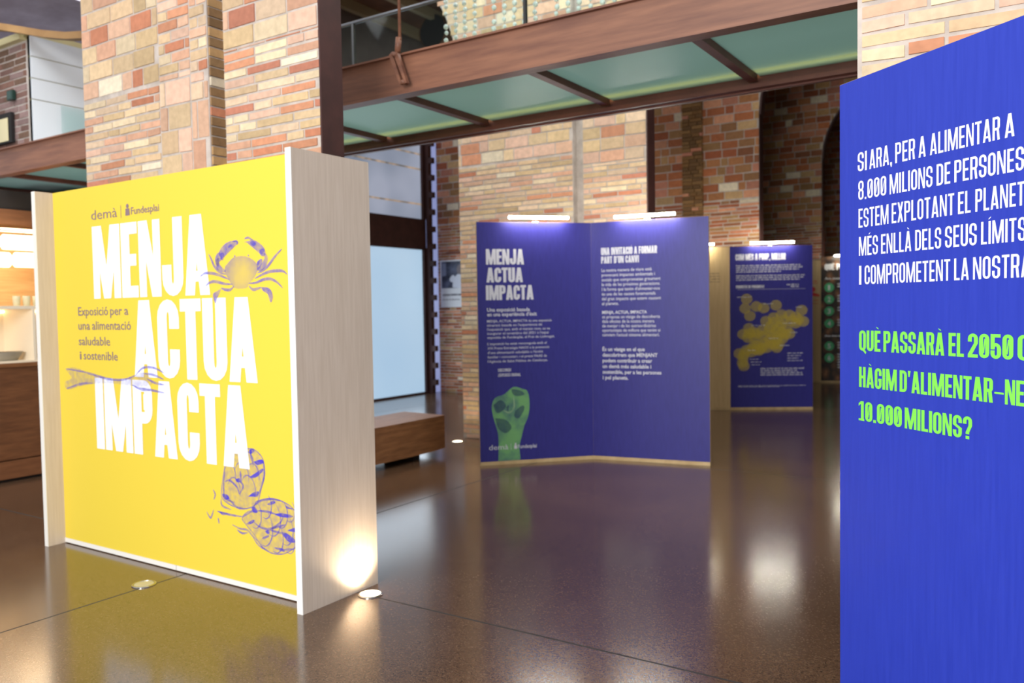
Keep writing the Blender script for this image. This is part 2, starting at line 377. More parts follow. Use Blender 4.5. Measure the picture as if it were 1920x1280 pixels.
def arc_wall(name, Y, spans, zones, pal, red, seed, top=6.4, th=.15, spring=4.3, sections=None):
    """spans: (x0, x1) solid piers; between piers an arch. zones: list of (z0, z1, course, length)"""
    rng = random.Random(seed); mb = MB()
    def cuts(z):
        out = []
        for (a, b), (c, d) in zip(spans, spans[1:]):
            R = (c-b)/2; dz = max(0, z-spring)
            if dz < R:
                hw = math.sqrt(R*R-dz*dz); out.append(((b+c)/2-hw-.004, (b+c)/2+hw+.004))
        return out
    for (a, b) in spans: mb.box((a, Y, 0), (b, Y+th, top))
    for (a, b), (c, d) in zip(spans, spans[1:]):
        R = (c-b)/2; N = 24
        if spring > top: continue
        for i in range(N):
            t0, t1 = math.pi*i/N, math.pi*(i+1)/N; cx = (b+c)/2
            xa, xb = cx-R*math.cos(t0), cx-R*math.cos(t1); za, zb = spring+R*math.sin(t0), spring+R*math.sin(t1)
            mb.prism([(xa, Y, za), (xb, Y, zb), (xb, Y, top), (xa, Y, top)], (0, th, 0))
    xa, xb = spans[0][0], spans[-1][1]
    pieces = sections or [(xa, xb, zones)]
    for sx0, sx1, zn in pieces:
        for (z0, z1, hh, ln) in zn:
            courses(mb, Y, sx0, sx1, z0, z1, hh, ln, rng, pal, red, cuts)
    return struct(mb.build(name, [MORTAR, BRICK]))
thin = lambda z1=3.15: [(0, z1, .056, .30), (z1, 6.3, .128, .27)]
# nearest wall: slot between its two halves, plus a patched area of larger blocks
arc_wall('wall_near', 3.5, [(-9.3, -9.05), (-6.05, -4.60)], [], TAN, .12, 3, top=4.25, spring=9, sections=[(-6.05, -5.12, [(0, 3.12, .056, .29), (3.12, 4.25, .128, .27)]),
    (-5.12, -4.78, [(0, 2.45, .056, .30), (2.45, 3.15, .165, .24), (3.15, 4.25, .07, .26)]), (-4.78, -4.60, [(0, 2.45, .056, .3), (2.45, 3.05, .24, .17), (3.05, 4.25, .07, .22)])])
arc_wall('wall_near.001', 3.5, [(-4.44, -3.58)], [], TAN, .16, 8, top=4.25, sections=[(-4.44, -3.58, [(0, 3.2, .056, .30), (3.2, 4.25, .125, .29)])])
mb = MB(); mb.box((-4.64, 3.62, 0), (-4.40, 3.66, 4.25)); struct(mb.build('wall_near.002', [MORTAR]))
mb = MB(); rng = random.Random(4)
z = 0
while z < 4.2:
    h = .058; c = pick([(150, 120, 86), (132, 104, 74), (176, 142, 100)], rng, .05)
    mb.box((-4.603, 3.508, z+.006), (-4.594+rng.uniform(0, .012), 3.618, z+h), 0, col=c); z += h+.006
struct(mb.build('wall_near.003', [BRICK]))
arc_wall('wall_right', 3.5, [(-.64, 2.4)], [], TAN, .05, 5, top=4.6, sections=[(-.63, 2.4, [(0, 4.6, .057, .31)])])
# second wall
arc_wall('wall_middle', 7.9, [(-9.55, -9.0), (-5.85, -4.32)], thin(3.2), TAN, .10, 13, spring=4.3)
arc_wall('wall_middle.001', 7.9, [(-4.20, -3.46)], thin(3.05), TAN, .10, 14, spring=4.3)
arc_wall('wall_middle.002', 7.9, [(-.55, 3.2)], thin(3.2), TAN, .15, 15)
mb = MB(); mb.box((-4.33, 7.98, 0), (-4.19, 8.04, 6.4)); struct(mb.build('wall_middle.003', [MORTAR]))
# third, fourth and end walls
arc_wall('wall_far', 12.2, [(-9.55, -3.58), (-.62, 3.2)], thin(3.1), OLD, .2, 23)
arc_wall('wall_far.001', 16.8, [(-9.55, -3.72), (-.74, 3.2)], thin(3.1), OLD, .25, 24)
arc_wall('wall_end', 21.4, [(-9.55, 3.2)], thin(2.9), OLD, .3, 25)
# brick pilaster course on the third wall
mb = MB(); rng = random.Random(31); z = 2.75
while z < 4.9:
    h = .056; x = -4.75
    while x < -4.42:
        L = rng.uniform(.1, .2); b = min(x+L, -4.42); c = pick([(130, 96, 60), (118, 88, 58), (142, 108, 70)], rng, .1, 0)
        mb.box((x, 12.165, z), (b-.008, 12.2, z+h-.008), 0, col=c); x = b
    z += h
struct(mb.build('wall_far.002', [BRICK]))
# steel linings of the openings
def lining(num, X, Y, top_z, arch=None, wd=.17):
    mb = MB()
    mb.box((X, Y-.012, 0), (X+.012, Y+wd, top_z))
    if arch:
        R, N = arch, 18; cx = X+R; pr = None
        for i in range(N+1):
            t = math.pi*i/N; pt = [(cx-R*math.cos(t), top_z+R*math.sin(t)), (cx-(R-.03)*math.cos(t), top_z+(R-.03)*math.sin(t))]
            if pr: mb.prism([(pr[0][0], Y-.012, pr[0][1]), (pt[0][0], Y-.012, pt[0][1]), (pt[1][0], Y-.012, pt[1][1]), (pr[1][0], Y-.012, pr[1][1])], (0, wd, 0))
            pr = pt
        mb.box((X+2*R-.012, Y-.012, 0), (X+2*R, Y+wd, top_z))
    struct(mb.build('trim_%d' % num, DARKSTEEL))
lining(1, -3.58, 3.5, 4.25, wd=.165)
lining(2, -3.46, 7.9, 4.3, 1.455)
lining(3, -3.58, 12.2, 4.3, 1.48)
lining(4, -3.72, 16.8, 4.3, 1.49)

# left outer wall, window and door
PLAST = noise_tint(mat('grey_plaster', rough=.9), (120, 112, 110), (136, 128, 124), 3)
mb = MB(); mb.box((-9.75, 6.4, 0), (-9.55, 8.6, 6.4)); mb.box((-9.75, 8.6, 5.2), (-9.55, 12.2, 6.4)); mb.box((-9.75, 12.2, 0), (-9.55, 21.4, 6.4))
mb.box((-9.75, -2, 0), (-9.55, 6.4, 2.88)); struct(mb.build('wall_left', PLAST))
mb = MB(); mb.box((3.2, 7.9, 0), (3.4, 21.5, 6.4)); struct(mb.build('wall_right.001', PLAST))
def litglass(name, c1, c2, s, scale):
    m = bpy.data.materials.new(name); m.use_nodes = True; n, l, p = nodes(m)
    tc = n.new('ShaderNodeTexCoord'); no = n.new('ShaderNodeTexNoise'); no.inputs['Scale'].default_value = scale; no.inputs['Detail'].default_value = 1
    cr = n.new('ShaderNodeValToRGB'); cr.color_ramp.elements[0].color = lin(c1)+(1,); cr.color_ramp.elements[1].color = lin(c2)+(1,)
    cr.color_ramp.elements[0].position = .35; cr.color_ramp.elements[1].position = .65
    l.new(tc.outputs['Object'], no.inputs['Vector']); l.new(no.outputs[0], cr.inputs[0]); l.new(cr.outputs[0], p.inputs['Emission Color'])
    p.inputs['Base Color'].default_value = (.3, .32, .35, 1); p.inputs['Roughness'].default_value = .25; p.inputs['Emission Strength'].default_value = s
    return m
FROST = litglass('frosted_daylit_glass', (160, 196, 226), (178, 208, 232), .88, .5)
FROST2 = litglass('frosted_upper_glass', (110, 126, 148), (160, 168, 188), .8, .9)
CLEARS = litglass('clear_strip_glass', (70, 74, 70), (200, 164, 124), .8, 5)
mb = MB(); mb.box((-9.62, 8.66, .03), (-9.60, 11.80, 2.62)); d1 = struct(mb.build('door_1', FROST))
mb = MB(); mb.box((-9.64, 8.60, 0), (-9.56, 11.82, .03)); mb.box((-9.64, 8.60, 2.62), (-9.55, 11.82, 2.66)); mb.box((-9.64, 11.79, 0), (-9.552, 11.87, 2.66)); mb.build('door_frame', DARKSTEEL, d1)
mb = MB(); mb.box((-9.62, 8.6, 2.66), (-9.55, 11.858, 3.17)); mb.box((-9.64, 11.79, 3.17), (-9.552, 11.87, 5.2)); struct(mb.build('trim_5', DARKSTEEL))
mb = MB(); mb.box((-9.62, 8.66, 3.17), (-9.60, 11.80, 5.2)); w1 = struct(mb.build('window_1', FROST2))
mb = MB()
for zz in (3.43, 4.06, 4.33): mb.box((-9.599, 8.66, zz), (-9.597, 11.80, zz+.028))
o = mb.build('clear_strip', CLEARS, w1); o['label'] = 'clear strips between bands of frosting'
# toothed steel post
pt = thing('toothed_steel_post', (-9.5, 11.9, 0), 'dark brown steel post with square teeth beside the frosted glass door', 'post')
mb = MB(); mb.box((-9.545, 11.86, 0), (-9.47, 11.95, 5.2)); mb.build('post_plate', DARKSTEEL, pt)
for k in range(17):
    mb = MB(); zz = .15+.31*k; mb.box((-9.47, 11.86, zz), (-9.385, 11.94, zz+.1)); mb.build('tooth', DARKSTEEL, pt)
mb = MB(); mb.box((-9.60, 11.872, 0), (-9.552, 12.195, 5.2)); struct(mb.build('window_2', litglass('narrow_side_glazing', (138, 150, 204), (158, 170, 220), .75, .6)))

# dark ceiling of the further bays with joists and a duct
mb = MB(); mb.box((-9.6, 8.05, 6.4), (3.3, 21.4, 6.5)); struct(mb.build('ceiling', DARKB))
mb = MB()
for xx in (-9.3, -8.5, -7.7, -6.9, -6.1): mb.box((xx, 8.05, 6.24), (xx+.09, 12.2, 6.4))
o = struct(mb.build('trim_7', OLIVE))
dk = thing('ventilation_duct', (-8.45, 10.9, 6.05), 'dark round duct mouth under the upper ceiling', 'duct')
mb = MB(); mb.tube([(-8.45, 10.75, 6.05), (-8.45, 12.1, 6.05)], .27, 24, cap=False); mb.build('duct_sleeve', DARKB, dk, smooth=True)
mb = MB(); mb.tube([(-8.45, 10.77, 6.05), (-8.45, 10.79, 6.05)], .262, 24); mb.build('duct_mouth', BLACK, dk)

# ------------------------------------------------------------------ glazed walkway
CZ, Y0, Y1 = 3.01, 4.40, 5.66
br = thing('glazed_walkway', (-4, 5, CZ), 'rusty steel beam walkway with teal frosted glass underside crossing the hall overhead', 'walkway')
mb = MB(); mb.box((-12.4, Y0+.03, CZ), (1.4, Y0+.05, CZ+.27)); mb.box((-12.4, Y0, CZ+.012), (1.4, Y0+.09, CZ+.024)); mb.box((-12.4, Y0-.006, CZ-.004), (1.4, Y0+.10, CZ+.012))
mb.box((-12.4, Y0, CZ+.262), (1.4, Y0+.09, CZ+.275)); mb.build('main_beam', RUST, br)
mb = MB(); mb.box((-12.4, Y1-.05, CZ-.03), (1.4, Y1-.03, CZ+.27)); mb.box((-12.4, Y1-.10, CZ-.04), (1.4, Y1+.03, CZ-.01)); mb.box((-12.4, Y1-.04, CZ-.05), (1.4, Y1+.0, CZ-.036)); mb.build('back_beam', RUSTD, br)
GLASSF = bpy.data.materials.new('frosted_teal_glass'); GLASSF.use_nodes = True; n, l, p = nodes(GLASSF)
tr = n.new('ShaderNodeBsdfTranslucent'); tr.inputs[0].default_value = lin((172, 194, 188))+(1,)
ms = n.new('ShaderNodeMixShader'); ms.inputs[0].default_value = .72
p.inputs['Base Color'].default_value = lin((104, 122, 118))+(1,); p.inputs['Roughness'].default_value = .35
l.new(p.outputs[0], ms.inputs[1]); l.new(tr.outputs[0], ms.inputs[2]); l.new(ms.outputs[0], n['Material Output'].inputs[0])
xs = [-3.84+1.085*k for k in range(-7, 5)]
for xx in xs:
    mb = MB(); mb.box((xx-.03, Y0+.10, CZ+.0), (xx+.03, Y1-.10, CZ+.06)); mb.build('crossbar', RUSTD, br)
for a, b in zip(xs, xs[1:]):
    mb = MB(); mb.box((a+.03, Y0+.05, CZ+.045), (b-.03, Y1-.05, CZ+.057)); mb.build('glass_panel', GLASSF, br)
STRIP = mat('yellow_light_strip', (240, 220, 120), emit=(255, 208, 128), strength=9)
mb = MB(); mb.box((-8.3, Y1-.19, CZ+.095), (0.4, Y1-.16, CZ+.11)); o = mb.build('light_strip', STRIP, br); o['label'] = 'glowing yellow light strip along the far edge'
mb = MB(); mb.box((-8.3, Y0+.09, CZ+.10), (0.4, Y0+.11, CZ+.11)); mb.build('light_strip', mat('yellow_light_strip_dim', (240, 220, 120), emit=(236, 222, 130), strength=3), br)
# tie rod with clevis
rd = thing('tie_rod', (-3.71, Y0, 3.1), 'rusty vertical tie rod ending in a slotted clevis on the walkway beam', 'tie rod')
yy = Y0-.03
mb = MB(); mb.tube([(-3.712, yy, 3.36), (-3.712, yy, 6.4)], .011, 10); mb.build('rod', RUST, rd, smooth=True)
mb = MB(); mb.tube([(-3.735, yy, 3.285), (-3.722, yy, 3.38)], .021, 10); mb.build('coupling', RUST, rd, smooth=True)
for k in (-.022, .022):
    mb = MB(); mb.prism([(-3.775+k, yy-.02, 3.27), (-3.75+k, yy-.02, 3.285), (-3.735+k, yy-.02, 3.25), (-3.665+k, yy-.02, 3.06), (-3.685+k, yy-.02, 3.06), (-3.762+k, yy-.02, 3.235)], (0, .03, 0)); mb.build('clevis_plate', RUST, rd)
mb = MB(); mb.tube([(-3.745, yy-.04, 3.265), (-3.745, Y0-.008, 3.265)], .016, 10); mb.build('pin', RUST, rd, smooth=True)
mb = MB(); mb.tube([(-3.675, yy-.03, 3.07), (-3.675, Y0-.008, 3.07)], .014, 10); mb.build('pin', RUST, rd, smooth=True)
# glass balustrade on the far side of the walkway
GL = bpy.data.materials.new('tinted_clear_glass'); GL.use_nodes = True; n, l, p = nodes(GL)
tp = n.new('ShaderNodeBsdfTransparent'); tp.inputs[0].default_value = (.92, .98, .97, 1); ms = n.new('ShaderNodeMixShader'); ms.inputs[0].default_value = .06
p.inputs['Base Color'].default_value = (.02, .03, .03, 1); p.inputs['Roughness'].default_value = .05
l.new(tp.outputs[0], ms.inputs[1]); l.new(p.outputs[0], ms.inputs[2]); l.new(ms.outputs[0], n['Material Output'].inputs[0])
bl = thing('glass_balustrade', (-4, 5.6, 3.28), 'clear glass balustrade with a thin grey handrail on top of the overhead walkway', 'balustrade')
gx = [-8.9, -7.1, -5.3, -3.47, -1.7, .1]
for a, b in zip(gx, gx[1:]):
    mb = MB(); mb.box((a+.012, 5.595, 3.295), (b-.012, 5.605, 4.13)); mb.build('glass_pane', GL, bl)
for a in gx:
    mb = MB(); mb.box((a-.012, 5.585, 3.295), (a+.012, 5.615, 4.12)); mb.build('post', mat('dark_grey_steel', (48, 50, 50), rough=.4), bl)
mb = MB(); mb.tube([(-8.9, 5.6, 4.13), (.1, 5.6, 4.13)], .016, 10); mb.build('handrail', mat('grey_steel_rail', (104, 106, 112), rough=.3, metal=.6), bl, smooth=True)
# bead curtain
mb = MB(); rng = random.Random(9)
for i in range(22):
    xx = -4.40+.1*i
    if i in (4, 10): continue
    mb.tube([(xx, 5.8, 3.3), (xx, 5.8, 5.2)], .0015, 4, 1)
    for j in range(34):
        if rng.random() < .05: continue
        z = 3.3+.056*j+rng.uniform(-.006, .006); r = rng.uniform(.018, .023)
        mb.lathe((xx+rng.uniform(-.006, .006), 5.8, z), [(r*.3, -r), (r*.8, -r*.6), (r, 0), (r*.8, r*.6), (r*.3, r)], 8, 0)
BEAD = mat('pearly_glass_bead', (240, 244, 238), rough=.18, spec=.8)
tag(mb.build('bead_curtain', [BEAD, mat('thread', (80, 90, 90))], smooth=True), 'hanging curtain of small pearly glass beads above the rusty overhead beam', 'curtain', kind='stuff')

# ------------------------------------------------------------------ yellow entrance box
bx = thing('entrance_display_box', (-4.36, 3.1, 0), 'large yellow exhibition title wall framed by two pale wooden side panels', 'display')
XL, XR, YF, YB, HB = -5.575, -3.15, 2.862, 3.42, 2.345
for a, b in ((XL-.03, XL+.01), (XR-.04, XR)):
    mb = MB(); mb.box((a, YF+.003, 0), (b, YB, HB)); sp_ = mb.build('side_panel', PLY, bx)
    mb = MB(); mb.box((a-.0005, YF, 0), (b+.0005, YF+.004, HB+.0005)); o = mb.build('edge_band', EDGE, sp_); o['label'] = 'white front edge'
PY = 2.98
mb = MB(); mb.box((XL+.01, PY, .035), (XR-.04, PY+.02, HB)); yb = mb.build('title_board', YELLOW, bx)
for a, b in ((XL+.01, -4.352), (-4.346, XR-.04)):
    mb = MB(); mb.box((a, PY-.004, .006), (b, PY+.02, .034)); mb.build('plinth_strip', EDGE, bx)
fy = frame((-5.57, PY), (1, 0))
for t_, a, b, z_, h_ in (('MENJA', .455, 1.612, 1.635, .457), ('ACTUA', .866, 1.99, 1.15, .466), ('IMPACTA', .427, 1.905, .673, .458)):
    mb = MB(); headline(mb, fy, t_, a, b, z_, h_, s=.205, t=.155, W=.46, gap=.03)
    o = mb.build('title_lettering', WHITE, yb); o['label'] = 'white block capitals reading ' + t_
for t_, a, b, z_ in (('Exposició per a', .262, .82, 1.53), ('una alimentació', .258, .842, 1.438), ('saludable', .256, .612, 1.338), ('i sostenible', .262, .69, 1.245)):
    n_ = len(t_); u_ = a
    for w_ in t_.split(' '):
        e_ = u_+(b-a)*sum({'i': .45, 'l': .45, 't': .6, 'm': 1.5}.get(c, 1) for c in w_)/sum({'i': .45, 'l': .45, 't': .6, 'm': 1.5, ' ': .55}.get(c, 1) for c in t_)
        mb = MB(); copytext(mb, fy, w_, u_, e_, z_, .055*(1.0 if any(c in 'lbdtEió' for c in w_) else 1), .008); mb.build('tagline_word', INKT, yb)
        u_ = e_+(b-a)*.55/sum({'i': .45, 'l': .45, 't': .6, 'm': 1.5, ' ': .55}.get(c, 1) for c in t_)
def logo(f, u0, u1, z0, h, m_, root):
    """two small word marks with a figure between them"""
    w_ = u1-u0
    mb = MB(); copytext(mb, f, 'demà', u0, u0+w_*.40, z0, h*.9, .0); mb.build('word_mark', m_, root)
    mb = MB(); mb.face([f(u0+w_*.455, .0015, z0-h*.15), f(u0+w_*.461, .0015, z0-h*.15), f(u0+w_*.461, .0015, z0+h), f(u0+w_*.455, .0015, z0+h)]); mb.build('divider_line', m_, root)
    mb = MB(); c = u0+w_*.555; a = w_*.032
    mb.face([f(c-a, .0015, z0), f(c+a, .0015, z0), f(c+a*.9, .0015, z0+h*.62), f(c-a*.9, .0015, z0+h*.62)])
    mb.face([f(c+math.cos(t)*a*.62, .0016, z0+h*.84+math.sin(t)*a*.62) for t in [k*math.pi/5 for k in range(10)]]); mb.build('emblem', m_, root)
    mb = MB(); copytext(mb, f, 'Fundesplai', u0+w_*.605, u1, z0+h*.06, h*.62, .012); mb.build('word_mark', m_, root)
logo(fy, .452, 1.165, 2.135, .068, INKT, yb)
# printed drawings: coordinates are read off the board as (right, up) in centimetres from an anchor
def stroke(mb, f, pts, wid, q, mi=0):
    """tapered ribbon through 2D points (board metres); wid list per point"""
    P = [Vector(x) for x in pts]; L, R = [], []
    for i in range(len(P)):
        d = (P[min(i+1, len(P)-1)]-P[max(i-1, 0)]).normalized(); nn = Vector((-d.y, d.x)); L.append(P[i]+nn*wid[i]/2); R.append(P[i]-nn*wid[i]/2)
    for i in range(len(P)-1):
        mb.face([f(L[i].x, q, L[i].y), f(R[i].x, q, R[i].y), f(R[i+1].x, q, R[i+1].y), f(L[i+1].x, q, L[i+1].y)], mi)
def smooth_pts(pts, n_=6):
    out = []
    for i in range(len(pts)-1):
        p0, p1, p2, p3 = [Vector(pts[max(0, min(len(pts)-1, k))]) for k in (i-1, i, i+1, i+2)]
        for j in range(n_):
            t = j/n_; out.append(.5*((2*p1)+(p2-p0)*t+(2*p0-5*p1+4*p2-p3)*t*t+(3*p1-p0-3*p2+p3)*t**3))
    out.append(Vector(pts[-1])); return out
def curve(mb, f, pts, w0, q, mi=0, taper=True, n_=6):
    s_ = smooth_pts(pts, n_); N = len(s_)
    stroke(mb, f, s_, [w0*((1-.75*abs(2*i/(N-1)-1)**2) if taper else 1) for i in range(N)], q, mi)
def blob(mb, f, pts, q, mi=0):
    s_ = smooth_pts(list(pts)+[pts[0]], 5)[:-1]; mb.face([f(a.x, q, a.y) for a in s_], mi)
CRAB = {'body': [(1.75, 1.789), (1.779, 1.809), (1.818, 1.832), (1.868, 1.838), (1.918, 1.835), (1.966, 1.821), (2.001, 1.799), (2.018, 1.774), (2.004, 1.739), (1.973, 1.708), (1.941, 1.684), (1.922, 1.665), (1.873, 1.662), (1.823, 1.667), (1.793, 1.693), (1.763, 1.731), (1.745, 1.761)], 'bodylight': [(1.815, 1.754), (1.853, 1.777), (1.903, 1.783), (1.945, 1.761), (1.944, 1.733), (1.9, 1.71), (1.85, 1.716), (1.82, 1.733)], 'lclaw': [(1.716, 1.828), (1.698, 1.858), (1.719, 1.89), (1.765, 1.916), (1.816, 1.925), (1.854, 1.922), (1.862, 1.911), (1.833, 1.892), (1.788, 1.866), (1.749, 1.843), (1.729, 1.823)], 'lclawdk': [(1.717, 1.832), (1.705, 1.858), (1.737, 1.864), (1.743, 1.843)], 'lclawdk2': [(1.777, 1.899), (1.803, 1.908), (1.809, 1.896), (1.783, 1.887)], 'rclaw': [(1.909, 1.912), (1.933, 1.909), (1.957, 1.894), (1.992, 1.872), (2.027, 1.85), (2.056, 1.828), (2.08, 1.839), (2.075, 1.867), (2.047, 1.893), (2.012, 1.912), (1.976, 1.923), (1.952, 1.916)], 'rclawdk': [(1.96, 1.909), (1.985, 1.915), (2.008, 1.899), (1.993, 1.888), (1.972, 1.893)], 'rclawdk2': [(2.034, 1.863), (2.061, 1.87), (2.072, 1.859), (2.056, 1.84), (2.036, 1.849)], 'relbow': [(2.013, 1.802), (2.044, 1.817), (2.055, 1.805), (2.042, 1.777), (2.02, 1.758), (2.009, 1.779)], 'lpaddle': [(1.709, 1.666), (1.672, 1.653), (1.639, 1.639), (1.641, 1.609), (1.659, 1.584), (1.671, 1.613), (1.695, 1.642)], 'rpaddle': [(2.037, 1.666), (2.054, 1.645), (2.089, 1.628), (2.099, 1.604), (2.113, 1.582), (2.129, 1.608), (2.119, 1.643), (2.09, 1.662)]}
CRABL = {'larm': [(1.723, 1.832), (1.687, 1.821), (1.689, 1.792), (1.714, 1.774), (1.752, 1.76)], 'larm2': [(1.705, 1.866), (1.681, 1.83), (1.689, 1.792)], 'rarm': [(2.068, 1.844), (2.085, 1.819), (2.066, 1.784), (2.035, 1.765), (2.011, 1.762)], 'ltip': [(1.816, 1.92), (1.847, 1.922), (1.859, 1.911), (1.849, 1.901)], 'rtip': [(1.916, 1.93), (1.946, 1.934), (1.982, 1.92)], 'l1': [(1.754, 1.744), (1.7, 1.758), (1.656, 1.793), (1.632, 1.832), (1.611, 1.862)], 'l2': [(1.781, 1.714), (1.718, 1.735), (1.648, 1.752), (1.576, 1.757), (1.528, 1.739)], 'l3': [(1.805, 1.688), (1.742, 1.692), (1.665, 1.707), (1.613, 1.703), (1.572, 1.683)], 'l4': [(1.817, 1.676), (1.785, 1.658), (1.741, 1.661), (1.709, 1.67)], 'r1': [(2.013, 1.742), (2.053, 1.753), (2.101, 1.779), (2.155, 1.824), (2.208, 1.86)], 'r2': [(1.991, 1.713), (2.04, 1.729), (2.105, 1.745), (2.175, 1.748), (2.215, 1.743), (2.243, 1.726)], 'r3': [(1.942, 1.688), (2.002, 1.691), (2.057, 1.705), (2.11, 1.707), (2.161, 1.69), (2.206, 1.657)], 'r4': [(1.941, 1.676), (1.971, 1.655), (2.007, 1.658), (2.037, 1.664)], 'sp1': [(1.837, 1.837), (1.828, 1.843)], 'sp2': [(1.942, 1.834), (1.948, 1.842)]}
ART = {'leaf1': [(1.687, 0.652), (1.655, 0.524), (1.67, 0.48), (1.763, 0.451), (1.873, 0.453), (1.957, 0.496), (1.992, 0.571), (2.024, 0.651), (2.019, 0.726), (1.985, 0.767), (1.921, 0.789), (1.803, 0.769), (1.716, 0.722)], 'leaf2': [(1.949, 0.501), (2.039, 0.527), (2.141, 0.528), (2.232, 0.501), (2.261, 0.451), (2.259, 0.313), (2.223, 0.276), (2.145, 0.24), (2.05, 0.234), (1.979, 0.262), (1.917, 0.32), (1.852, 0.367), (1.829, 0.397), (1.905, 0.44)]}
ARTD = [[(1.663, 0.513), (1.706, 0.512), (1.723, 0.492), (1.688, 0.482), (1.667, 0.497)], [(1.779, 0.605), (1.813, 0.616), (1.829, 0.598), (1.795, 0.592)], [(1.904, 0.782), (1.937, 0.791), (1.945, 0.777), (1.911, 0.758)], [(1.938, 0.719), (1.999, 0.736), (2.019, 0.721), (1.966, 0.703)], [(1.897, 0.63), (1.956, 0.661), (2.005, 0.687), (2.013, 0.677), (1.963, 0.639), (1.93, 0.628)], [(1.884, 0.521), (1.926, 0.548), (1.972, 0.558), (1.958, 0.529), (1.917, 0.525)], [(1.906, 0.462), (1.935, 0.471), (1.959, 0.444), (1.922, 0.439)], [(2.037, 0.497), (2.086, 0.522), (2.101, 0.51), (2.053, 0.493)], [(2.091, 0.449), (2.154, 0.462), (2.231, 0.458), (2.222, 0.447), (2.145, 0.44)], [(1.861, 0.368), (1.92, 0.398), (1.928, 0.385), (1.886, 0.366)], [(2.015, 0.347), (2.044, 0.359), (2.051, 0.341), (2.031, 0.335)], [(2.149, 0.349), (2.188, 0.357), (2.252, 0.328), (2.24, 0.316), (2.194, 0.315)], [(2.084, 0.269), (2.154, 0.271), (2.161, 0.256), (2.107, 0.259)], [(2.189, 0.373), (2.251, 0.397), (2.254, 0.374)], [(1.619, 0.408), (1.676, 0.409), (1.71, 0.405), (1.666, 0.391)], [(2.179, 0.505), (2.24, 0.494), (2.194, 0.491)]]
ARTL = [[(1.691, 0.641), (1.678, 0.56), (1.688, 0.493), (1.765, 0.474)], [(1.796, 0.606), (1.845, 0.578), (1.809, 0.524)], [(1.809, 0.529), (1.794, 0.561), (1.736, 0.595), (1.692, 0.585)], [(1.653, 0.484), (1.66, 0.445), (1.737, 0.431)], [(1.714, 0.496), (1.789, 0.449), (1.881, 0.454)], [(1.614, 0.408), (1.718, 0.401), (1.829, 0.403)], [(1.829, 0.403), (1.889, 0.438), (1.955, 0.441)], [(1.948, 0.484), (1.99, 0.511), (2.086, 0.53), (2.164, 0.525)], [(1.919, 0.387), (1.984, 0.362), (2.064, 0.367), (2.136, 0.409), (2.161, 0.444)], [(1.955, 0.452), (2.036, 0.456), (2.114, 0.449)], [(2.048, 0.359), (2.126, 0.354), (2.188, 0.357)], [(2.064, 0.367), (2.175, 0.403)], [(1.742, 0.347), (1.809, 0.333), (1.868, 0.333), (1.916, 0.303), (1.948, 0.285)], [(1.783, 0.324), (1.825, 0.31), (1.875, 0.32)], [(1.916, 0.297), (1.963, 0.26), (2.043, 0.239)], [(1.584, 0.528), (1.601, 0.501), (1.586, 0.47)], [(1.52, 0.393), (1.55, 0.362), (1.569, 0.382), (1.583, 0.413)], [(1.621, 0.371), (1.628, 0.338)], [(2.015, 0.732), (2.02, 0.65), (1.975, 0.547)], [(1.912, 0.783), (1.918, 0.74), (1.933, 0.708)], [(2.162, 0.267), (2.231, 0.28)], [(1.824, 0.659), (1.83, 0.604)], [(1.989, 0.302), (2.046, 0.326)]]
FORK = [(0.081, 1.178), (0.201, 1.189), (0.367, 1.156), (0.528, 1.132), (0.724, 1.127), (0.858, 1.154), (0.952, 1.179), (1.023, 1.154), (1.039, 1.111), (0.947, 1.091), (0.836, 1.092), (0.566, 1.099), (0.32, 1.079), (0.104, 1.041), (0.074, 1.088), (0.153, 1.12)]
FORKL = [[(0.092, 1.178), (0.326, 1.161), (0.568, 1.128), (0.743, 1.128), (0.877, 1.16)], [(0.877, 1.16), (0.954, 1.206), (1.062, 1.209), (1.167, 1.179)], [(0.952, 1.173), (1.06, 1.166), (1.156, 1.142)], [(0.986, 1.142), (1.075, 1.118), (1.163, 1.11)], [(0.91, 1.084), (1.037, 1.073), (1.16, 1.062)], [(0.093, 1.047), (0.257, 1.083), (0.404, 1.094)], [(0.836, 1.098), (0.928, 1.074), (1.019, 1.072)]]
FIST = [(0.178, 0.007), (0.185, 0.187), (0.178, 0.314), (0.143, 0.442), (0.122, 0.569), (0.156, 0.658), (0.249, 0.69), (0.342, 0.759), (0.435, 0.737), (0.487, 0.708), (0.504, 0.589), (0.487, 0.462), (0.448, 0.373), (0.418, 0.266), (0.392, 0.158), (0.389, 0.007)]
FISTD = [[(0.137, 0.587), (0.211, 0.637), (0.265, 0.581), (0.228, 0.529), (0.172, 0.513)], [(0.357, 0.523), (0.432, 0.574), (0.45, 0.537), (0.393, 0.449), (0.347, 0.469)], [(0.153, 0.46), (0.263, 0.437), (0.317, 0.361), (0.261, 0.31), (0.188, 0.35)], [(0.324, 0.741), (0.416, 0.719), (0.453, 0.682), (0.378, 0.667), (0.332, 0.696)], [(0.265, 0.563), (0.293, 0.58), (0.283, 0.517)]]
FISTL = [[(0.237, 0.537), (0.292, 0.508), (0.339, 0.533)], [(0.341, 0.668), (0.349, 0.577), (0.329, 0.524)]]
mb = MB()
blob(mb, fy, CRAB['body'], .0022, 1)
bu = sum(a for a, b in CRAB['body'])/len(CRAB['body']); bz = sum(b for a, b in CRAB['body'])/len(CRAB['body'])
mottle(INKC, tuple(fy(bu+.01, .0022, bz-.015)-bx.location), .02, .17, .12, .40, 30, .2); mottle(INKB, hi=.42, scale=28, spread=.35)
for k in ('lclaw', 'rclaw', 'relbow', 'lpaddle', 'rpaddle'): blob(mb, fy, CRAB[k], .0022, 0)
for i, k in enumerate(('lclawdk', 'lclawdk2', 'rclawdk', 'rclawdk2')): blob(mb, fy, CRAB[k], .0026, 0)
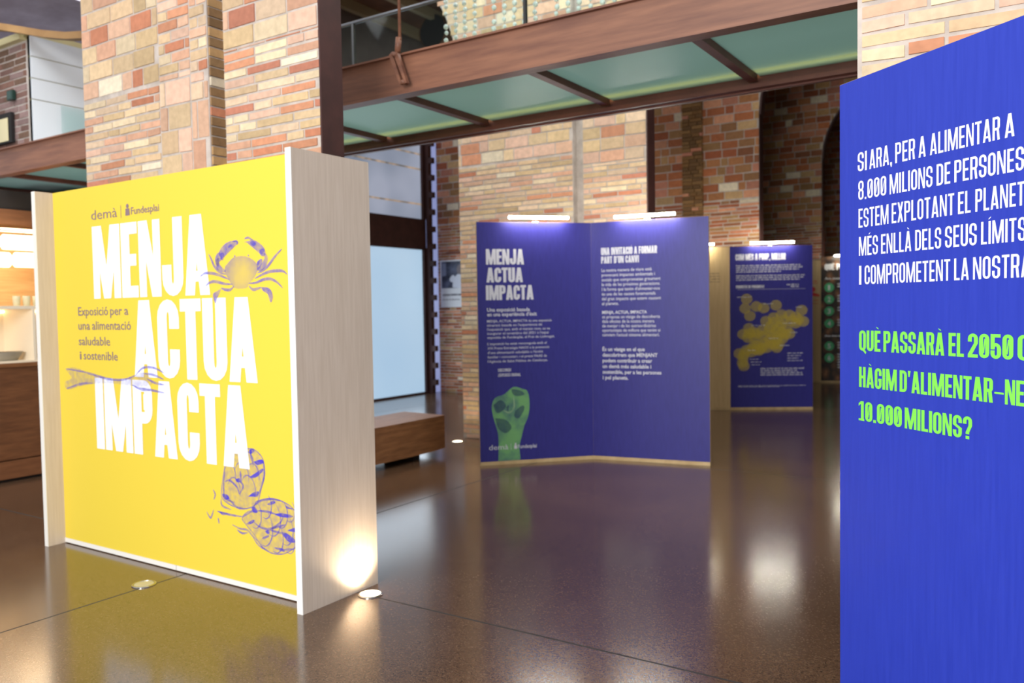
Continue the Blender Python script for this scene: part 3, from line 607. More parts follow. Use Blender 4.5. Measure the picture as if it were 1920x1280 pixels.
for k in CRABL: curve(mb, fy, CRABL[k], .017 if k[0] in 'lr' and k[1].isdigit() else (.034 if 'arm' in k else .012), .0024, 0)
blob(mb, fy, [((a-c)*.5+c, (b-d)*.5+d) for (a, b), (c, d) in zip(CRAB['relbow'], [CRAB['relbow'][0]]*9)], .0026, 0)
o = mb.build('crab_print', [INKB, INKC], yb); o['label'] = 'violet crab drawing'
mb = MB()
INKL = ink('light_violet_ink', (96, 84, 204), .16)
mottle(INKL, hi=.17, scale=34, spread=.7); mottle(INKD, hi=.6, scale=30, spread=.5)
SC = {'leaf1': ((.30, .26, .30), (.62, .30, .34), (.48, .50, .34), (.22, .52, .26), (.74, .55, .28), (.38, .74, .26), (.64, .76, .24), (.52, .9, .2)),
      'leaf2': ((.24, .66, .26), (.40, .44, .34), (.62, .30, .28), (.56, .64, .32), (.80, .48, .28), (.72, .76, .26), (.86, .26, .2), (.44, .86, .24), (.88, .84, .2))}
up = lambda d: sum(b for a, b in d)/len(d) > -.62*(sum(a for a, b in d)/len(d)-1.75)+.595
for leaf, side in (('leaf1', True), ('leaf2', False)):
    mb = MB(); blob(mb, fy, ART[leaf], .0012, 0)
    ua, ub = min(a for a, b in ART[leaf]), max(a for a, b in ART[leaf]); za, zb = min(b for a, b in ART[leaf]), max(b for a, b in ART[leaf])
    for i, (a, b, r2) in enumerate(SC[leaf]):
        ca, cb, rr = ua+(ub-ua)*a, za+(zb-za)*b, (ub-ua)*r2*.55; tilt = (1.2, -.5)[leaf == 'leaf2']
        curve(mb, fy, [(ca+rr*math.cos(tilt+t)*.9, cb+rr*math.sin(tilt+t)*1.25) for t in (-1.5, -.9, -.3, .3, .9, 1.5)], .008, .00125+i*1e-5, 2)
    curve(mb, fy, ART[leaf]+[ART[leaf][0]], .006, .00145, 2, taper=False, n_=4)
    for d in ARTD:
        if up(d) == side: blob(mb, fy, d, .00135, 1)
    for d in ARTL:
        if up(d) == side and max(a for a, b in d) > 1.66: curve(mb, fy, d, .013, .0014, 2)
    o = mb.build('artichoke_print', [INKL, INKD, INKB], yb); o['label'] = 'violet drawing of the upper artichoke' if side else 'violet drawing of the lower artichoke'
for d in ARTL:
    if max(a for a, b in d) <= 1.66: mb = MB(); curve(mb, fy, d, .013, .0014, 0); mb.build('leaf_scrap_print', INKB, yb)
mb = MB(); blob(mb, fy, FORK, .0022, 0)
for d in FORKL: curve(mb, fy, d, .015, .0024, 1)
o = mb.build('fork_print', [INKL, INKB], yb); o['label'] = 'violet fork drawing'

# ------------------------------------------------------------------ exhibition boards
HBOARD = 2.37
def board(root, p, d, wid, face_m, name='board', lip=True, th=.03, h=HBOARD):
    """upright sheet: wooden core with a printed face in front"""
    f = frame(p, d); mb = MB(); mb.box((0, -th, .012), (wid, -.0005, h), fr=f); b = mb.build(name, PLYEDGE, root)
    mb = MB(); mb.box((.0008, -.0004, .034), (wid-.0008, .0008, h-.001), fr=f); mb.build('printed_face', face_m, b)
    if lip:
        mb = MB(); mb.box((.0, -th, 0), (wid, .004, .03), fr=f); mb.build('base_strip', PLYEDGE, b)
    return f, b
def lamp(root, f, u0, u1, z=2.425, out=.11, z1=None):
    um = (u0+u1)/2; z1 = z1 or z
    mb = MB(); mb.tube([f(um, -.015, HBOARD-.05), f(um, .0, z+.012), f(um, out, (z+z1)/2+.016)], .006, 8); mb.box((um-.03, -.034, HBOARD-.07), (um+.03, -.03, HBOARD+.01), fr=f)
    mb.tube([f(u0, out, z+.016), f(u1, out, z1+.016)], .006, 8)
    l_ = mb.build('picture_lamp', CHROME, root)
    mb = MB(); mb.tube([f(u0, out, z), f(u1, out, z1)], .0135, 12); o = mb.build('led_tube', LEDM, l_, smooth=True); o['label'] = 'glowing white tube'
rng = random.Random(2)
# folding pair in front of the second wall
fd = thing('folding_display', (-3.848, 7.385, 0), 'pair of hinged blue exhibition boards with a raised green fist, standing before the brick pier', 'display')
f1, b1 = board(fd, (-4.648, 6.541), (.8, .844), 1.163, BLUEM)
f2, b2 = board(fd, (-3.848, 7.385), (1.147, .196), 1.163, BLUEM)
def para(root, name, m_, f, rows, u0, z0, dz, cap, bold):
    mb = MB()
    for i, (t_, u1_) in enumerate(rows): copytext(mb, f, t_, u0, u1_, z0-dz*i, cap, bold)
    return mb.build(name, m_, root)
for t_, a, b, z_, h_ in (('MENJA', .09, .470, 1.958, .15), ('ACTUA', .092, .456, 1.785, .143), ('IMPACTA', .084, .562, 1.614, .143)):
    mb = MB(); headline(mb, f1, t_, a, b, z_, h_, s=.2, t=.155, W=.46, gap=.03); mb.build('title_lettering', GREY_INK, b1)
para(b1, 'subtitle_lettering', GREY_INK, f1, (('Una exposició basada', .522), ("en una experiència d'èxit", .592)), .092, 1.502, .045, .036, .022)
para(b1, 'paragraph', GREY_INK, f1, (('MENJA, ACTUA, IMPACTA és una exposició', .742), ("itinerant basada en l'experiència de", .645), ("l'exposició que, amb el mateix nom, es va", .725), ("inaugurar el novembre del 2021 a l'espai", .71), ('expositiu de Fundesplai, al Prat de Llobregat.', .772)), .09, 1.397, .0398, .024, .006)
para(b1, 'paragraph', GREY_INK, f1, (("L'exposició ha estat reconeguda amb el", .689), ('XVI Premi Estratègia NAOS a la promoció', .715), ("d'una alimentació saludable a l'àmbit", .65), ('familiar i comunitari, i el premi PAAS de', .69), ("l'Agència de Salut Pública de Catalunya.", .697)), .09, 1.176, .0428, .024, .006)
para(b1, 'caption', GREY_INK, f1, (('DESCOBREIX', .325), ("L'EXPOSICIÓ ORIGINAL", .418)), .192, .915, .049, .028, .03)
logo(f1, .088, .57, .148, .058, GREY_INK, b1)
mb = MB(); FG = noise_tint(mat('green_fist_print', rough=.5), (74, 116, 112), (112, 170, 108), 5.5, detail=3, lo=.3, hi=.6); FGD = ink('fist_shade_ink', (40, 58, 112), .42)
mb.face([f1(a, .0012, max(b, .036)) for a, b in [tuple(q) for q in smooth_pts(FIST+[FIST[0]], 3)[:-1]]])
for d in FISTD: blob(mb, f1, d, .0016, 1)
for d in FISTL: curve(mb, f1, d, .016, .0017, 2)
o = mb.build('fist_print', [FG, FGD, ink('pale_green_ink', (176, 214, 170), .5)], b1); o['label'] = 'green raised fist'
mb = MB(); headline(mb, f2, 'UNA INVITACIÓ A FORMAR', .105, .668, 2.043, .072, s=.19, t=.16, W=.44, gap=.04); headline(mb, f2, "PART D'UN CANVI", .105, .488, 1.960, .069, s=.19, t=.16, W=.44, gap=.04)
mb.build('title_lettering', GREY_INK, b2)
para(b2, 'paragraph', GREY_INK, f2, (('La nostra manera de viure està', .614), ('provocant impactes ambientals i', .645), ('socials que comprometen greument', .70), ('la vida de les pròximes generacions.', .695), ("I la forma que tenim d'alimentar-nos", .693), ('és una de les causes fonamentals', .65), ('del gran impacte que estem causant', .703), ('al planeta.', .28)), .108, 1.878, .0471, .031, .008)
para(b2, 'subheading', GREY_INK, f2, (('MENJA, ACTUA, IMPACTA', .563),), .109, 1.461, .04, .03, .024)
para(b2, 'paragraph', GREY_INK, f2, (('et proposa un viatge de descoberta', .692), ('dels efectes de la nostra manera', .635), ('de menjar i de les extraordinàries', .65), ('oportunitats de millora que tenim si', .693), ("canviem l'actual sistema alimentari.", .685)), .109, 1.416, .0445, .031, .008)
para(b2, 'paragraph', GREY_INK, f2, (('És un viatge en el que', .538), ('descobrirem que MENJANT', .664), ('podem contribuir a crear', .61), ('un demà més saludable i', .60), ('sostenible, per a les persones', .70), ('i pel planeta.', .37)), .108, 1.092, .0566, .036, .024)
lamp(fd, f1, .30, .90, 2.405, .10); lamp(fd, f2, .275, .865, 2.40, .10)

# map boards behind
md = thing('map_display', (-3.892, 11.798, 0), 'hinged boards with a blue map of overlapping yellow circles beside a pale return', 'display')
f3, b3 = board(md, (-3.892, 11.798), (1.027, .557), 1.168, BLUEM)
f3b, b3b = board(md, (-3.892-.905*1.163, 11.798-.426*1.163), (.905, .426), 1.16, PLYI, name='side_board')
mb = MB(); headline(mb, f3, 'COM MÉS A PROP, MILLOR', .081, .790, 2.168, .092, s=.2, t=.16, W=.45, gap=.035); mb.build('title_lettering', GREY_INK, b3)
def barlines(root, f, m_, rows, h, q=.0015, wl=(.02, .075), name='text_line'):
    for a, b, z_ in rows:
        mb = MB(); wordbars(mb, f, a, b, z_, h, rng, q=q, wl=wl); mb.build(name, m_, root)
barlines(b3, f3, GREY_INK, [(.088, b, 2.084-.0303*i) for i, b in enumerate((1.0, 1.045, .98, .73))], .018)
barlines(b3, f3, GREY_INK, [(.088, b, 1.938-.0303*i) for i, b in enumerate((1.06, 1.05, .99))], .018)
mb = MB(); headline(mb, f3, 'PRODUCTES DE PROXIMITAT', .086, .487, 1.766, .042, s=.2, t=.17, W=.44, gap=.05); mb.build('subheading', GREY_INK, b3)
barlines(b3, f3, GREY_INK, [(.805, .975, 1.80), (.86, .975, 1.772)], .02, wl=(.03, .07))
mb = MB(); mb.face([f3(.1, .0015, 1.745), f3(1.067, .0015, 1.745), f3(1.067, .0015, 1.748), f3(.1, .0015, 1.748)]); mb.build('rule_line', GREY_INK, b3)
barlines(b3, f3, GREY_INK, [(.81, b, .812-.036*i) for i, b in enumerate((1.045, 1.0, .98, 1.04))], .014, name='map_key_line')
barlines(b3, f3, GREY_INK, [(.429, b, .590-.0305*i) for i, b in enumerate((1.045, .96, 1.02, 1.03))], .019, wl=(.03, .09))
barlines(b3, f3, GREY_INK, [(.11, 1.07, .345), (.11, .7, .33)], .01)
for row in ((.10, .30, 1.632), (.47, .61, 1.53), (.93, 1.02, 1.475), (.75, .93, 1.245), (.85, .97, 1.112), (.7, .85, .925), (.25, .36, .86), (.28, .42, .73), (.29, .45, .69), (.3, .42, .65), (.55, .7, 1.03), (.3, .5, 1.22)): barlines(b3, f3, GREY_INK, [row], .012, q=.009, name='place_name')
mb = MB(); YC = ink('map_yellow_ink', (220, 196, 70), .38); k = 0; r_ = .082
cs = [(.237, 1.61), (.213, 1.475), (.281, 1.365), (.373, 1.50), (.479, 1.475), (.652, 1.513), (1.015, 1.435), (1.035, 1.275), (.51, 1.285), (.614, 1.335), (.62, 1.27), (.727, 1.375), (.76, 1.3), (.84, 1.37), (.93, 1.34), (.97, 1.3), (.93, 1.25), (.87, 1.28), (.265, 1.185), (.181, 1.10), (.27, 1.11), (.33, 1.13), (.386, 1.10), (.45, 1.15), (.46, 1.07), (.34, 1.05), (.25, 1.05), (.55, 1.14), (.6, 1.09), (.66, 1.14), (.68, 1.06), (.73, 1.11), (.78, 1.09), (.839, 1.10), (.74, 1.03), (.80, 1.16), (.64, 1.0), (.56, 1.02), (.688, .95), (.62, .94), (.57, .96), (.52, .9), (.461, .91), (.48, .97), (.40, .93), (.36, .88), (.40, .86), (.31, .9), (.30, .84), (.233, .87), (.20, .82), (.126, .82), (.18, .77), (.171, .69), (.19, .64), (.72, 1.22), (.68, 1.2), (.56, 1.2), (.43, .88), (.35, .94), (.66, .9)]
for a, b in cs:
    q = .001+.00012*k; k += 1
    mb.face([f3(a+r_*math.cos(t), q, b+r_*.93*math.sin(t)) for t in [2*math.pi*j/28 for j in range(28)]])
o = mb.build('circle_print', YC, b3); o['label'] = 'overlapping translucent yellow circles'
barlines(b3b, f3b, mat('brown_grey_print', (132, 110, 86)), [(.84, 1.02, 1.98-.04*i) for i in range(4)], .018)
lamp(md, f3, .275, .885, 2.405, .10, 2.412); lamp(md, f3b, .35, .93, 2.405, .10)

# coffee bean board at the back
bd = thing('coffee_bean_display', (-3.70, 16.62, 0), 'coffee bean printed board with green numbered circles at the far end', 'display')
BEAN = mat('coffee_bean_print', rough=.5); n, l, p = nodes(BEAN)
tc = n.new('ShaderNodeTexCoord'); mp = n.new('ShaderNodeMapping'); mp.inputs['Scale'].default_value = (1, 1, .72); vo = n.new('ShaderNodeTexVoronoi'); vo.inputs['Scale'].default_value = 7.5
cr = n.new('ShaderNodeValToRGB'); e = cr.color_ramp.elements; e[0].color = lin((156, 106, 66))+(1,); e[0].position = .05; e[1].color = lin((36, 24, 16))+(1,); e[1].position = .62
x = e.new(.3); x.color = lin((100, 66, 40))+(1,)
l.new(tc.outputs['Object'], mp.inputs[0]); l.new(mp.outputs[0], vo.inputs['Vector']); l.new(vo.outputs['Distance'], cr.inputs[0]); l.new(cr.outputs[0], p.inputs['Base Color'])
f4, b4 = board(bd, (-3.70, 16.62), (.9, .3), 1.16, BEAN, h=2.42)
f4b, b4b = board(bd, (-3.70-1.1, 16.62-.32), (1.1, .32), 1.145, PLYI, name='side_board', h=2.36)
mb = MB(); headline(mb, f4, 'QUÈ POTS FER', .071, .72, 2.165, .118, s=.2, t=.16, W=.45, gap=.035); mb.build('title_lettering', WHITE, b4)
para(b4, 'subheading', WHITE, f4, (('Ara mateix', .42),), .071, 1.985, .05, .04, .02)
barlines(b4, f4, WHITE, [(.071, .6, .885)], .035, wl=(.06, .14), name='subheading')
CG = mat('circle_green', (84, 190, 130))
for i, (zz, nl) in enumerate(((1.83, 2), (1.604, 3), (1.377, 2), (1.14, 3), (.706, 3), (.478, 6))):
    barlines(b4, f4, WHITE, [(.30, .30+rng.uniform(.4, .7), zz+.055-.05*k) for k in range(nl)], .03, wl=(.05, .12))
    mb = MB(); mb.face([f4(.150+.087*math.cos(t), .0015, zz+.087*math.sin(t)) for t in [2*math.pi*j/28 for j in range(28)]]); o = mb.build('number_circle', CG, b4); o['label'] = 'green circle numbered %d' % (i+1)
    mb = MB(); copytext(mb, f4, str(i+1), .122 if i else .13, .178 if i else .166, zz-.045, .09, .02, q=.002); mb.build('numeral', WHITE, b4)
mb = MB(); mb.prism([f4b(.96, .001, 1.76), f4b(1.12, .001, 1.70), f4b(1.12, .001, 1.66), f4b(.94, .001, 1.68)], f4b(0, .0008, 0)-f4b(0, 0, 0)); mb.face([f4b(1.0+.05*math.cos(t), .001, 1.80+.05*math.sin(t)) for t in [k*math.pi/6 for k in range(12)]])
for i in range(4): wordbars(mb, f4b, .9, 1.1, 1.95-.04*i if i < 2 else 1.7-.06*i, .018, rng)
mb.build('red_print', mat('print_red', (206, 52, 40)), b4b)
lamp(bd, f4, .235, .9, 2.43, .10)

# big blue board on the right
rb = thing('text_board', (-.68, 3.37, 0), 'large bright blue board with white and green condensed capitals at the right edge', 'board')
f5, b5 = board(rb, (-.679, 3.368), (.776, -.631), 1.165, BLUE, lip=True, th=.02, h=2.36)
kw = dict(s=.115, t=.105, W=.37, gap=.075)
def lines(parts, z0, h, m_, name, **k):
    mb = MB()
    for t_, a, b in parts: headline(mb, f5, t_, a, b, z0, h, **k)
    mb.build(name, m_, b5)
lines([('SI', .099, .146), ('ARA,', .159, .27), ('PER', .285, .375), ('A', .391, .422), ('ALIMENTAR', .44, .708), ('A', .725, .758)], 2.016, .070, WHITE, 'white_lettering', **kw)
lines([('8.000', .102, .243), ('MILIONS', .259, .451), ('DE', .468, .524), ('PERSONES', .54, .79)], 1.911, .070, WHITE, 'white_lettering', **kw)
lines([('ESTEM', .103, .254), ('EXPLOTANT', .269, .54), ('EL', .555, .604), ('PLANETA', .621, .826)], 1.808, .070, WHITE, 'white_lettering', **kw)
lines([('MÉS', .105, .202), ('ENLLÀ', .218, .36), ('DELS', .377, .488), ('SEUS', .504, .627), ('LÍMITS', .643, .799)], 1.704, .070, WHITE, 'white_lettering', **kw)
lines([('I', .106, .118), ('COMPROMETENT', .135, .525), ('LA', .541, .598), ('NOSTRA', .614, .815)], 1.597, .070, WHITE, 'white_lettering', **kw)
kw = dict(s=.165, t=.135, W=.42, gap=.045)
lines([('QUÈ', .106, .216), ('PASSARÀ', .23, .503), ('EL', .52, .581), ('2050', .596, .76), ('Q', .774, .815)], 1.351, .076, GREEN, 'green_lettering', **kw)
lines([('HÀGIM', .106, .295), ("D'ALIMENTAR", .308, .69), ('–', .695, .728), ('NE', .732, .798)], 1.215, .076, GREEN, 'green_lettering', **kw)
lines([('10.000', .104, .319), ('MILIONS?', .332, .614)], 1.089, .073, GREEN, 'green_lettering', **kw)

# ------------------------------------------------------------------ bench
bn = thing('timber_bench', (-5.6, 6.0, 0), 'solid brown timber block bench behind the yellow display box', 'bench')
mb = MB(); N = 14; pts_b = []
for i in range(N+1):
    t = i/N; y = 5.02+(6.868-5.02)*t; zb = .055+.012*math.sin(5*t)+(.03*t*t)
    pts_b.append((y, zb))
for i in range(N):
    (ya, za), (yb_, zb_) = pts_b[i], pts_b[i+1]
    mb.face([(-5.334, ya, za), (-5.334, yb_, zb_), (-5.334, yb_, .42), (-5.334, ya, .42)]); mb.face([(-5.9, yb_, zb_+.01), (-5.9, ya, za+.01), (-5.9, ya, .425), (-5.9, yb_, .425)])
    mb.face([(-5.334, ya, .42), (-5.334, yb_, .42), (-5.9, yb_+.02, .425), (-5.9, ya, .425)]); mb.face([(-5.334, yb_, zb_), (-5.334, ya, za), (-5.9, ya, za+.01), (-5.9, yb_, zb_+.01)])
mb.face([(-5.334, 5.02, .055), (-5.334, 5.02, .42), (-5.9, 5.02, .425), (-5.9, 5.02, .065)]); mb.face([(-5.334, 6.868, pts_b[-1][1]), (-5.9, 6.888, pts_b[-1][1]+.01), (-5.9, 6.888, .425), (-5.334, 6.868, .42)])
mb.build('block', WOOD, bn)
for yy_ in (5.25, 6.45):
    mb = MB(); mb.box((-5.82, yy_, 0), (-5.42, yy_+.1, .07)); mb.build('foot', BLACK, bn)

# ------------------------------------------------------------------ floor uplights
def uplight(x, y, label, lens, r=.056):
    t = thing('floor_uplight', (x, y, 0), label, 'floor light', 'recessed floor uplights')
    mb = MB(); mb.lathe((x, y, .0005), [(r*1.18, 0), (r*1.18, .004), (r*1.1, .007), (r*.98, .007), (r*.96, .003)], 32); mb.build('ring', CHROME, t)
    mb = MB(); mb.lathe((x, y, .001), [(r*.95, 0), (r*.95, .005), (r*.6, .0075)], 32); mb.build('lens', lens, t, smooth=False)
    return t
uplight(-3.062, 3.262, 'lit round floor light glowing against the side of the yellow display box', LENS)
uplight(-4.292, 2.729, 'unlit round floor light in front of the yellow title wall', LENSOFF)
uplight(-5.728, 7.613, 'lit round floor light at the foot of the rear brick pier', LENS)
def spot(name, loc, to, power, size, blend, col, rad=.03):
    l = bpy.data.lights.new(name, 'SPOT'); l.energy = power; l.spot_size = math.radians(size); l.spot_blend = blend; l.color = col; l.shadow_soft_size = rad
    o = bpy.data.objects.new(name, l); COL.objects.link(o); o.location = loc; o.rotation_euler = (Vector(to)-Vector(loc)).to_track_quat('-Z', 'Y').to_euler()
spot('floor_uplight_beam', (-3.062, 3.262, .015), (-3.17, 3.262, .30), 26, 125, .8, (1, .80, .56))
spot('floor_uplight_beam', (-5.728, 7.613, .015), (-5.66, 7.78, 1), 8, 100, .8, (1, .80, .56))

# ------------------------------------------------------------------ poster on the third wall
po = thing('portrait_poster', (-9.2, 12.15, 1.57), 'white poster with a dark portrait photograph on the far brick wall', 'poster')
fp = frame((-9.49, 12.185), (1, 0))
mb = MB(); mb.box((0, 0, 1.57), (.68, .008, 2.44), fr=fp); ps = mb.build('sheet', mat('poster_paper', (206, 208, 212), rough=.6), po)
mb = MB(); mb.box((.03, .009, 1.92), (.65, .0095, 2.41), fr=fp); mb.build('photograph', noise_tint(mat('dark_photo_print', rough=.4), (34, 36, 52), (86, 92, 116), 5, detail=2), ps)
mb = MB(); blob(mb, fp, [(.28, 1.93), (.30, 2.06), (.38, 2.16), (.48, 2.18), (.58, 2.12), (.62, 1.93)], .0105, 0); blob(mb, fp, [(.36, 2.10), (.30, 2.16), (.22, 2.10), (.24, 2.04), (.34, 2.03)], .0107, 0)
blob(mb, fp, [(.40, 2.18), (.38, 2.26), (.42, 2.34), (.50, 2.33), (.52, 2.25), (.48, 2.17)], .0109, 1); mb.face([fp(.04, .0104, 2.14), fp(.14, .0104, 2.16), fp(.14, .0104, 2.38), fp(.04, .0104, 2.38)], 2)
mb.build('person_print', [mat('shirt_print', (196, 200, 212)), mat('face_print', (112, 104, 108)), mat('window_print', (120, 128, 150))], ps)
mb = MB(); wordbars(mb, fp, .05, .6, 1.78, .045, rng, q=.0095, wl=(.08, .2)); wordbars(mb, fp, .05, .45, 1.70, .025, rng, q=.0095); mb.build('caption', mat('caption_grey', (110, 110, 118)), ps)
mb = MB(); mb.box((-9.33, 12.16, 2.55), (-8.7, 12.20, 2.585)); tag(mb.build('picture_rail', mat('red_brown_wood', (112, 58, 40), rough=.6)), 'short red brown rail on the brick wall above the portrait poster', 'rail')

# ------------------------------------------------------------------ bar on the left
bc = thing('bar_counter', (-8.4, 4.2, 0), 'dark brown timber bar counter at the left edge', 'counter')
mb = MB(); mb.box((-8.75, .8, .2), (-8.1, 5.2, 1.06)); mb.build('front_panel', WOODD, bc)
mb = MB(); mb.box((-8.78, .78, 1.06), (-8.08, 5.22, 1.095)); mb.build('worktop', noise_tint(mat('counter_edge_wood', rough=.45), (120, 76, 44), (140, 92, 54), 4, (3, 1, 8)), bc)
mb = MB(); mb.box((-8.72, .8, .03), (-8.06, 5.2, .19)); mb.build('plinth', noise_tint(mat('plinth_wood', rough=.5), (110, 68, 40), (128, 82, 50), 4, (3, 1, 8)), bc)
mb = MB(); mb.box((-8.7, .82, 0), (-8.12, 5.18, .03)); mb.build('kick_board', BLACK, bc)
ca = thing('display_case', (-8.45, 4.2, 1.095), 'white lit counter display case standing on the bar', 'display case')
CREAM = mat('cream_case_panel', (246, 232, 206), rough=.4)
mb = MB(); mb.box((-8.72, 3.1, 1.097), (-8.68, 4.6, 1.62)); mb.build('back_panel', CREAM, ca)
mb = MB(); mb.box((-8.70, 3.1, 1.60), (-8.12, 4.6, 1.63)); mb.build('top_panel', CREAM, ca)
mb = MB(); mb.box((-8.68, 3.1, 1.097), (-8.12, 4.6, 1.115)); mb.build('bottom_panel', CREAM, ca)
mb = MB(); mb.box((-8.68, 4.115, 1.115), (-8.12, 4.14, 1.60)); mb.build('divider', CREAM, ca)
mb = MB(); mb.box((-8.68, 4.57, 1.115), (-8.12, 4.6, 1.60)); mb.build('end_panel', CREAM, ca)
mb = MB(); mb.tube([(-8.66, 3.2, 1.58), (-8.66, 4.55, 1.58)], .012, 8); o = mb.build('case_light', WARM, ca); o['label'] = 'thin glowing tube'
ty = thing('oval_tray', (-8.3, 3.9, 1.118), 'grey oval wire tray inside the white display case', 'tray')
mb = MB(); k = len(mb.v)
for rr, zz in ((.7, .0), (1.0, .075), (.97, .08), (.68, .01)):
    for j in range(28):
        t = 2*math.pi*j/28; mb.v.append((-8.3+.12*rr*math.cos(t), 3.93+.17*rr*math.sin(t), 1.118+zz))
for i in range(3):
    for j in range(28): mb.f.append((k+i*28+j, k+i*28+(j+1) % 28, k+(i+1)*28+(j+1) % 28, k+(i+1)*28+j)); mb.mi.append(0); mb.col.append(None)
mb.f.append(tuple(k+84+j for j in range(28))); mb.mi.append(0); mb.col.append(None)
mb.build('bowl', mat('grey_tray', (150, 140, 122), rough=.4), ty, smooth=True)
# glasses in a row on the case
GJ = bpy.data.materials.new('jar_glass'); GJ.use_nodes = True; n, l, p = nodes(GJ)
p.inputs['Base Color'].default_value = lin((214, 206, 170))+(1,); p.inputs['Roughness'].default_value = .1; p.inputs['Alpha'].default_value = .6
proto = None
desc = ['cloudy drinking glass on the display case, first from the left of its row', 'cloudy drinking glass on the display case, second from the left of its row', 'cloudy drinking glass on the display case, third from the left of its row', 'cloudy drinking glass on the display case, fourth from the left of its row']
for i in range(4):
    if proto is None:
        mb = MB(); mb.lathe((-8.5, 4.06, 1.631), [(.027, 0), (.030, .004), (.036, .10), (.034, .10), (.027, .01)], 18)
        proto = o = mb.build('drinking_glass', GJ, None, origin=(-8.5, 4.06, 1.631), smooth=True)
    else:
        o = proto.copy(); COL.objects.link(o)
    o.location = (-8.5, 4.16+.095*i, 1.631); tag(o, desc[i], 'glass', 'glasses on the display case')
mb = MB(); mb.box((-9.54, 1.0, 0), (-9.50, 6.3, 2.5)); struct(mb.build('wall_left.001', WOODL))
mb = MB(); mb.box((-9.5, 4.05, 1.2), (-9.44, 4.40, 2.1)); sh = tag(mb.build('niche_shelf', mat('grey_brown_niche', (104, 90, 76), rough=.6)), 'grey brown wall cabinet on the wooden back wall of the bar', 'cabinet')
mb = MB(); mb.box((-9.54, 1.0, 2.50), (-9.2, 6.3, 2.66)); struct(mb.build('trim_8', noise_tint(mat('fascia_wood', rough=.5), (92, 60, 38), (110, 74, 48), 3, (3, .8, 6))))
mb = MB(); mb.box((-9.54, .9, 2.66), (-9.22, 6.3, 2.86)); struct(mb.build('trim_9', BLACK))
hd = thing('bar_lamp_rail', (-8.8, 4.3, 2.4), 'grey rail under the wooden fascia that carries the bar lamps', 'rail')
mb = MB(); mb.tube([(-8.8, 1.2, 2.40), (-8.8, 5.6, 2.40)], .02, 10); mb.build('rail_tube', CHROME, hd, smooth=True)
lp = None
for i, (y_, z_, x_, lab) in enumerate(((4.42, 2.28, -8.8, 'upper glowing white tube lamp above the bar counter'), (4.53, 2.105, -8.8, 'lower right glowing white tube lamp above the bar counter'), (4.03, 2.10, -8.8, 'lower left glowing white tube lamp above the bar counter'))):
    o = bpy.data.objects.new('bar_lamp', None); COL.objects.link(o); o.location = (x_, y_, z_); tag(o, lab, 'lamp', 'bar lamps')
    mb = MB(); mb.tube([(x_, y_-.235, z_), (x_, y_-.215, z_), (x_, y_+.215, z_), (x_, y_+.235, z_)], [.045, .075, .075, .045], 16); mb.build('lamp_shade', WARM, o, smooth=True)
    mb = MB(); ys = y_+(0, .2, -.12)[i]; mb.tube([(x_, ys, z_+.072), (x_, ys, 2.379)], .006, 8); mb.build('stem', CHROME, o)
pl_ = bpy.data.lights.new('bar_lamp_light', 'AREA'); pl_.energy = 16; pl_.size = 1.2; pl_.size_y = .2; pl_.shape = 'RECTANGLE'; pl_.color = (1, .82, .6)
o = bpy.data.objects.new('bar_lamp_light', pl_); COL.objects.link(o); o.location = (-8.85, 4.3, 2.47); o.rotation_euler = (0, 0, math.pi/2)

# ------------------------------------------------------------------ upper room on the left
WP = mat('white_cladding', (222, 228, 234), rough=.35)
uc = thing('white_clad_wall', (-9.6, 6, 3.3), 'white panelled upper storey wall with horizontal joints beyond the brick pier', 'cladding')
for i, (z0, z1) in enumerate(((3.28, 3.955), (3.965, 4.19), (4.20, 4.43), (4.44, 4.66))):
    mb = MB(); mb.box((-9.62, 4.935, max(z0, 3.30)), (-9.56, 8.2, z1)); mb.build('panel', WP, uc)
mb = MB(); mb.box((-9.62, 4.935, 3.30), (-9.575, 8.2, 4.66)); mb.build('backing', mat('joint_ochre', (150, 140, 96), rough=.8), uc)
gp = thing('glass_screen', (-9.5, 5.5, 3.28), 'low greenish glass screen in front of the white panelled wall', 'screen')
mb = MB(); mb.box((-9.50, 5.22, 3.31), (-9.49, 6.6, 3.93)); mb.build('pane', GL, gp)
mb = MB(); mb.box((-12.5, 4.93, 3.30), (-9.62, 5.05, 4.62)); rng3 = random.Random(77); ub = struct(mb.build('wall_left.002', MORTAR))
mb = MB(); courses(mb, 4.93, -12.4, -9.64, 3.32, 4.6, .075, .3, rng3, [(120, 92, 84), (134, 100, 88), (112, 88, 74), (140, 116, 112)], 0, None); o = struct(mb.build('wall_left.003', [MORTAR, BRICK]))
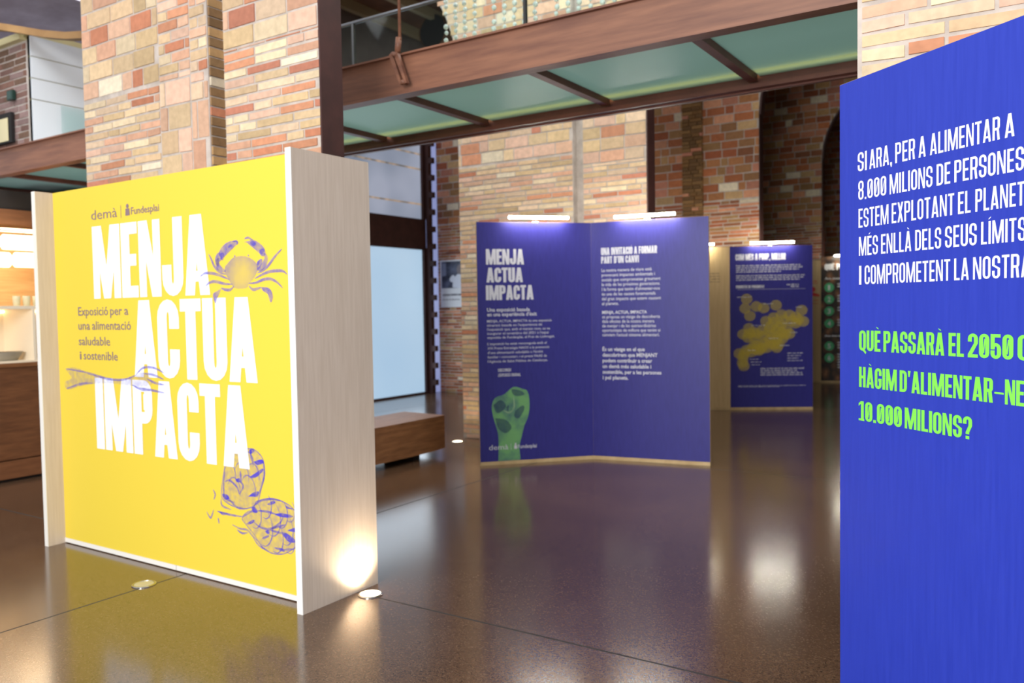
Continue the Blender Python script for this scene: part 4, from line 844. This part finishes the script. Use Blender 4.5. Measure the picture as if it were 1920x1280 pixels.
mb = MB(); mb.box((-12.5, 4.86, 4.62), (-9.64, 4.98, 4.69)); mb.box((-9.66, 4.90, 4.66), (-9.56, 8.2, 4.72)); struct(mb.build('trim_10', mat('cream_trim', (220, 210, 160), rough=.5)))
ex = thing('wall_sign_box', (-9.93, 4.88, 4.04), 'small dark green box on the brown upper brick wall', 'box')
mb = MB(); mb.box((-9.99, 4.87, 3.99), (-9.87, 4.915, 4.10)); mb.build('housing', mat('dark_green', (22, 54, 46), rough=.4), ex, bevel=.006)
mb = MB(); mb.box((-9.975, 4.868, 4.005), (-9.885, 4.871, 4.085)); mb.build('cover', mat('dark_green_cover', (30, 66, 56), rough=.3), ex)
fr_ = thing('framed_panel', (-10.1, 4.85, 3.6), 'cream panel in a black frame low on the upper brick wall', 'panel')
mb = MB(); mb.box((-10.7, 4.88, 3.52), (-9.93, 4.915, 3.86)); mb.build('frame', BLACK, fr_)
mb = MB(); mb.box((-10.66, 4.872, 3.54), (-10.0, 4.879, 3.80)); mb.build('sheet', mat('cream_sheet', (236, 222, 176), rough=.5), fr_)
# curved vault and timber rib over the upper room
mb = MB(); prev = None
for i in range(17):
    t = math.pi*(.04+.92*i/16); x_ = -10.3+2.2*math.cos(t); z_ = 4.55+.85*math.sin(t)
    if prev: mb.prism([(prev[0], 4.2, prev[1]), (x_, 4.2, z_), (x_, 4.2, z_+.1), (prev[0], 4.2, prev[1]+.1)], (0, 3.8, 0))
    prev = (x_, z_)
struct(mb.build('ceiling.001', noise_tint(mat('pale_violet_vault', rough=.8), (178, 166, 186), (222, 214, 236), 1.2)))
rbm = thing('curved_timber_rib', (-9, 4.4, 4.6), 'tan curved timber rib under the upper left vault', 'beam')
mb = MB(); pts_r = [(-10.8+.28*k, 4.3+.09*k, 4.66+.10*math.sin(k*.62)-.012*k) for k in range(13)]
for a, b in zip(pts_r, pts_r[1:]): mb.prism([(a[0], a[1], a[2]), (b[0], b[1], b[2]), (b[0], b[1], b[2]+.075), (a[0], a[1], a[2]+.075)], (.0, .1, 0))
mb.build('rib', noise_tint(mat('tan_timber', rough=.6), (140, 104, 64), (172, 134, 86), 2), rbm)
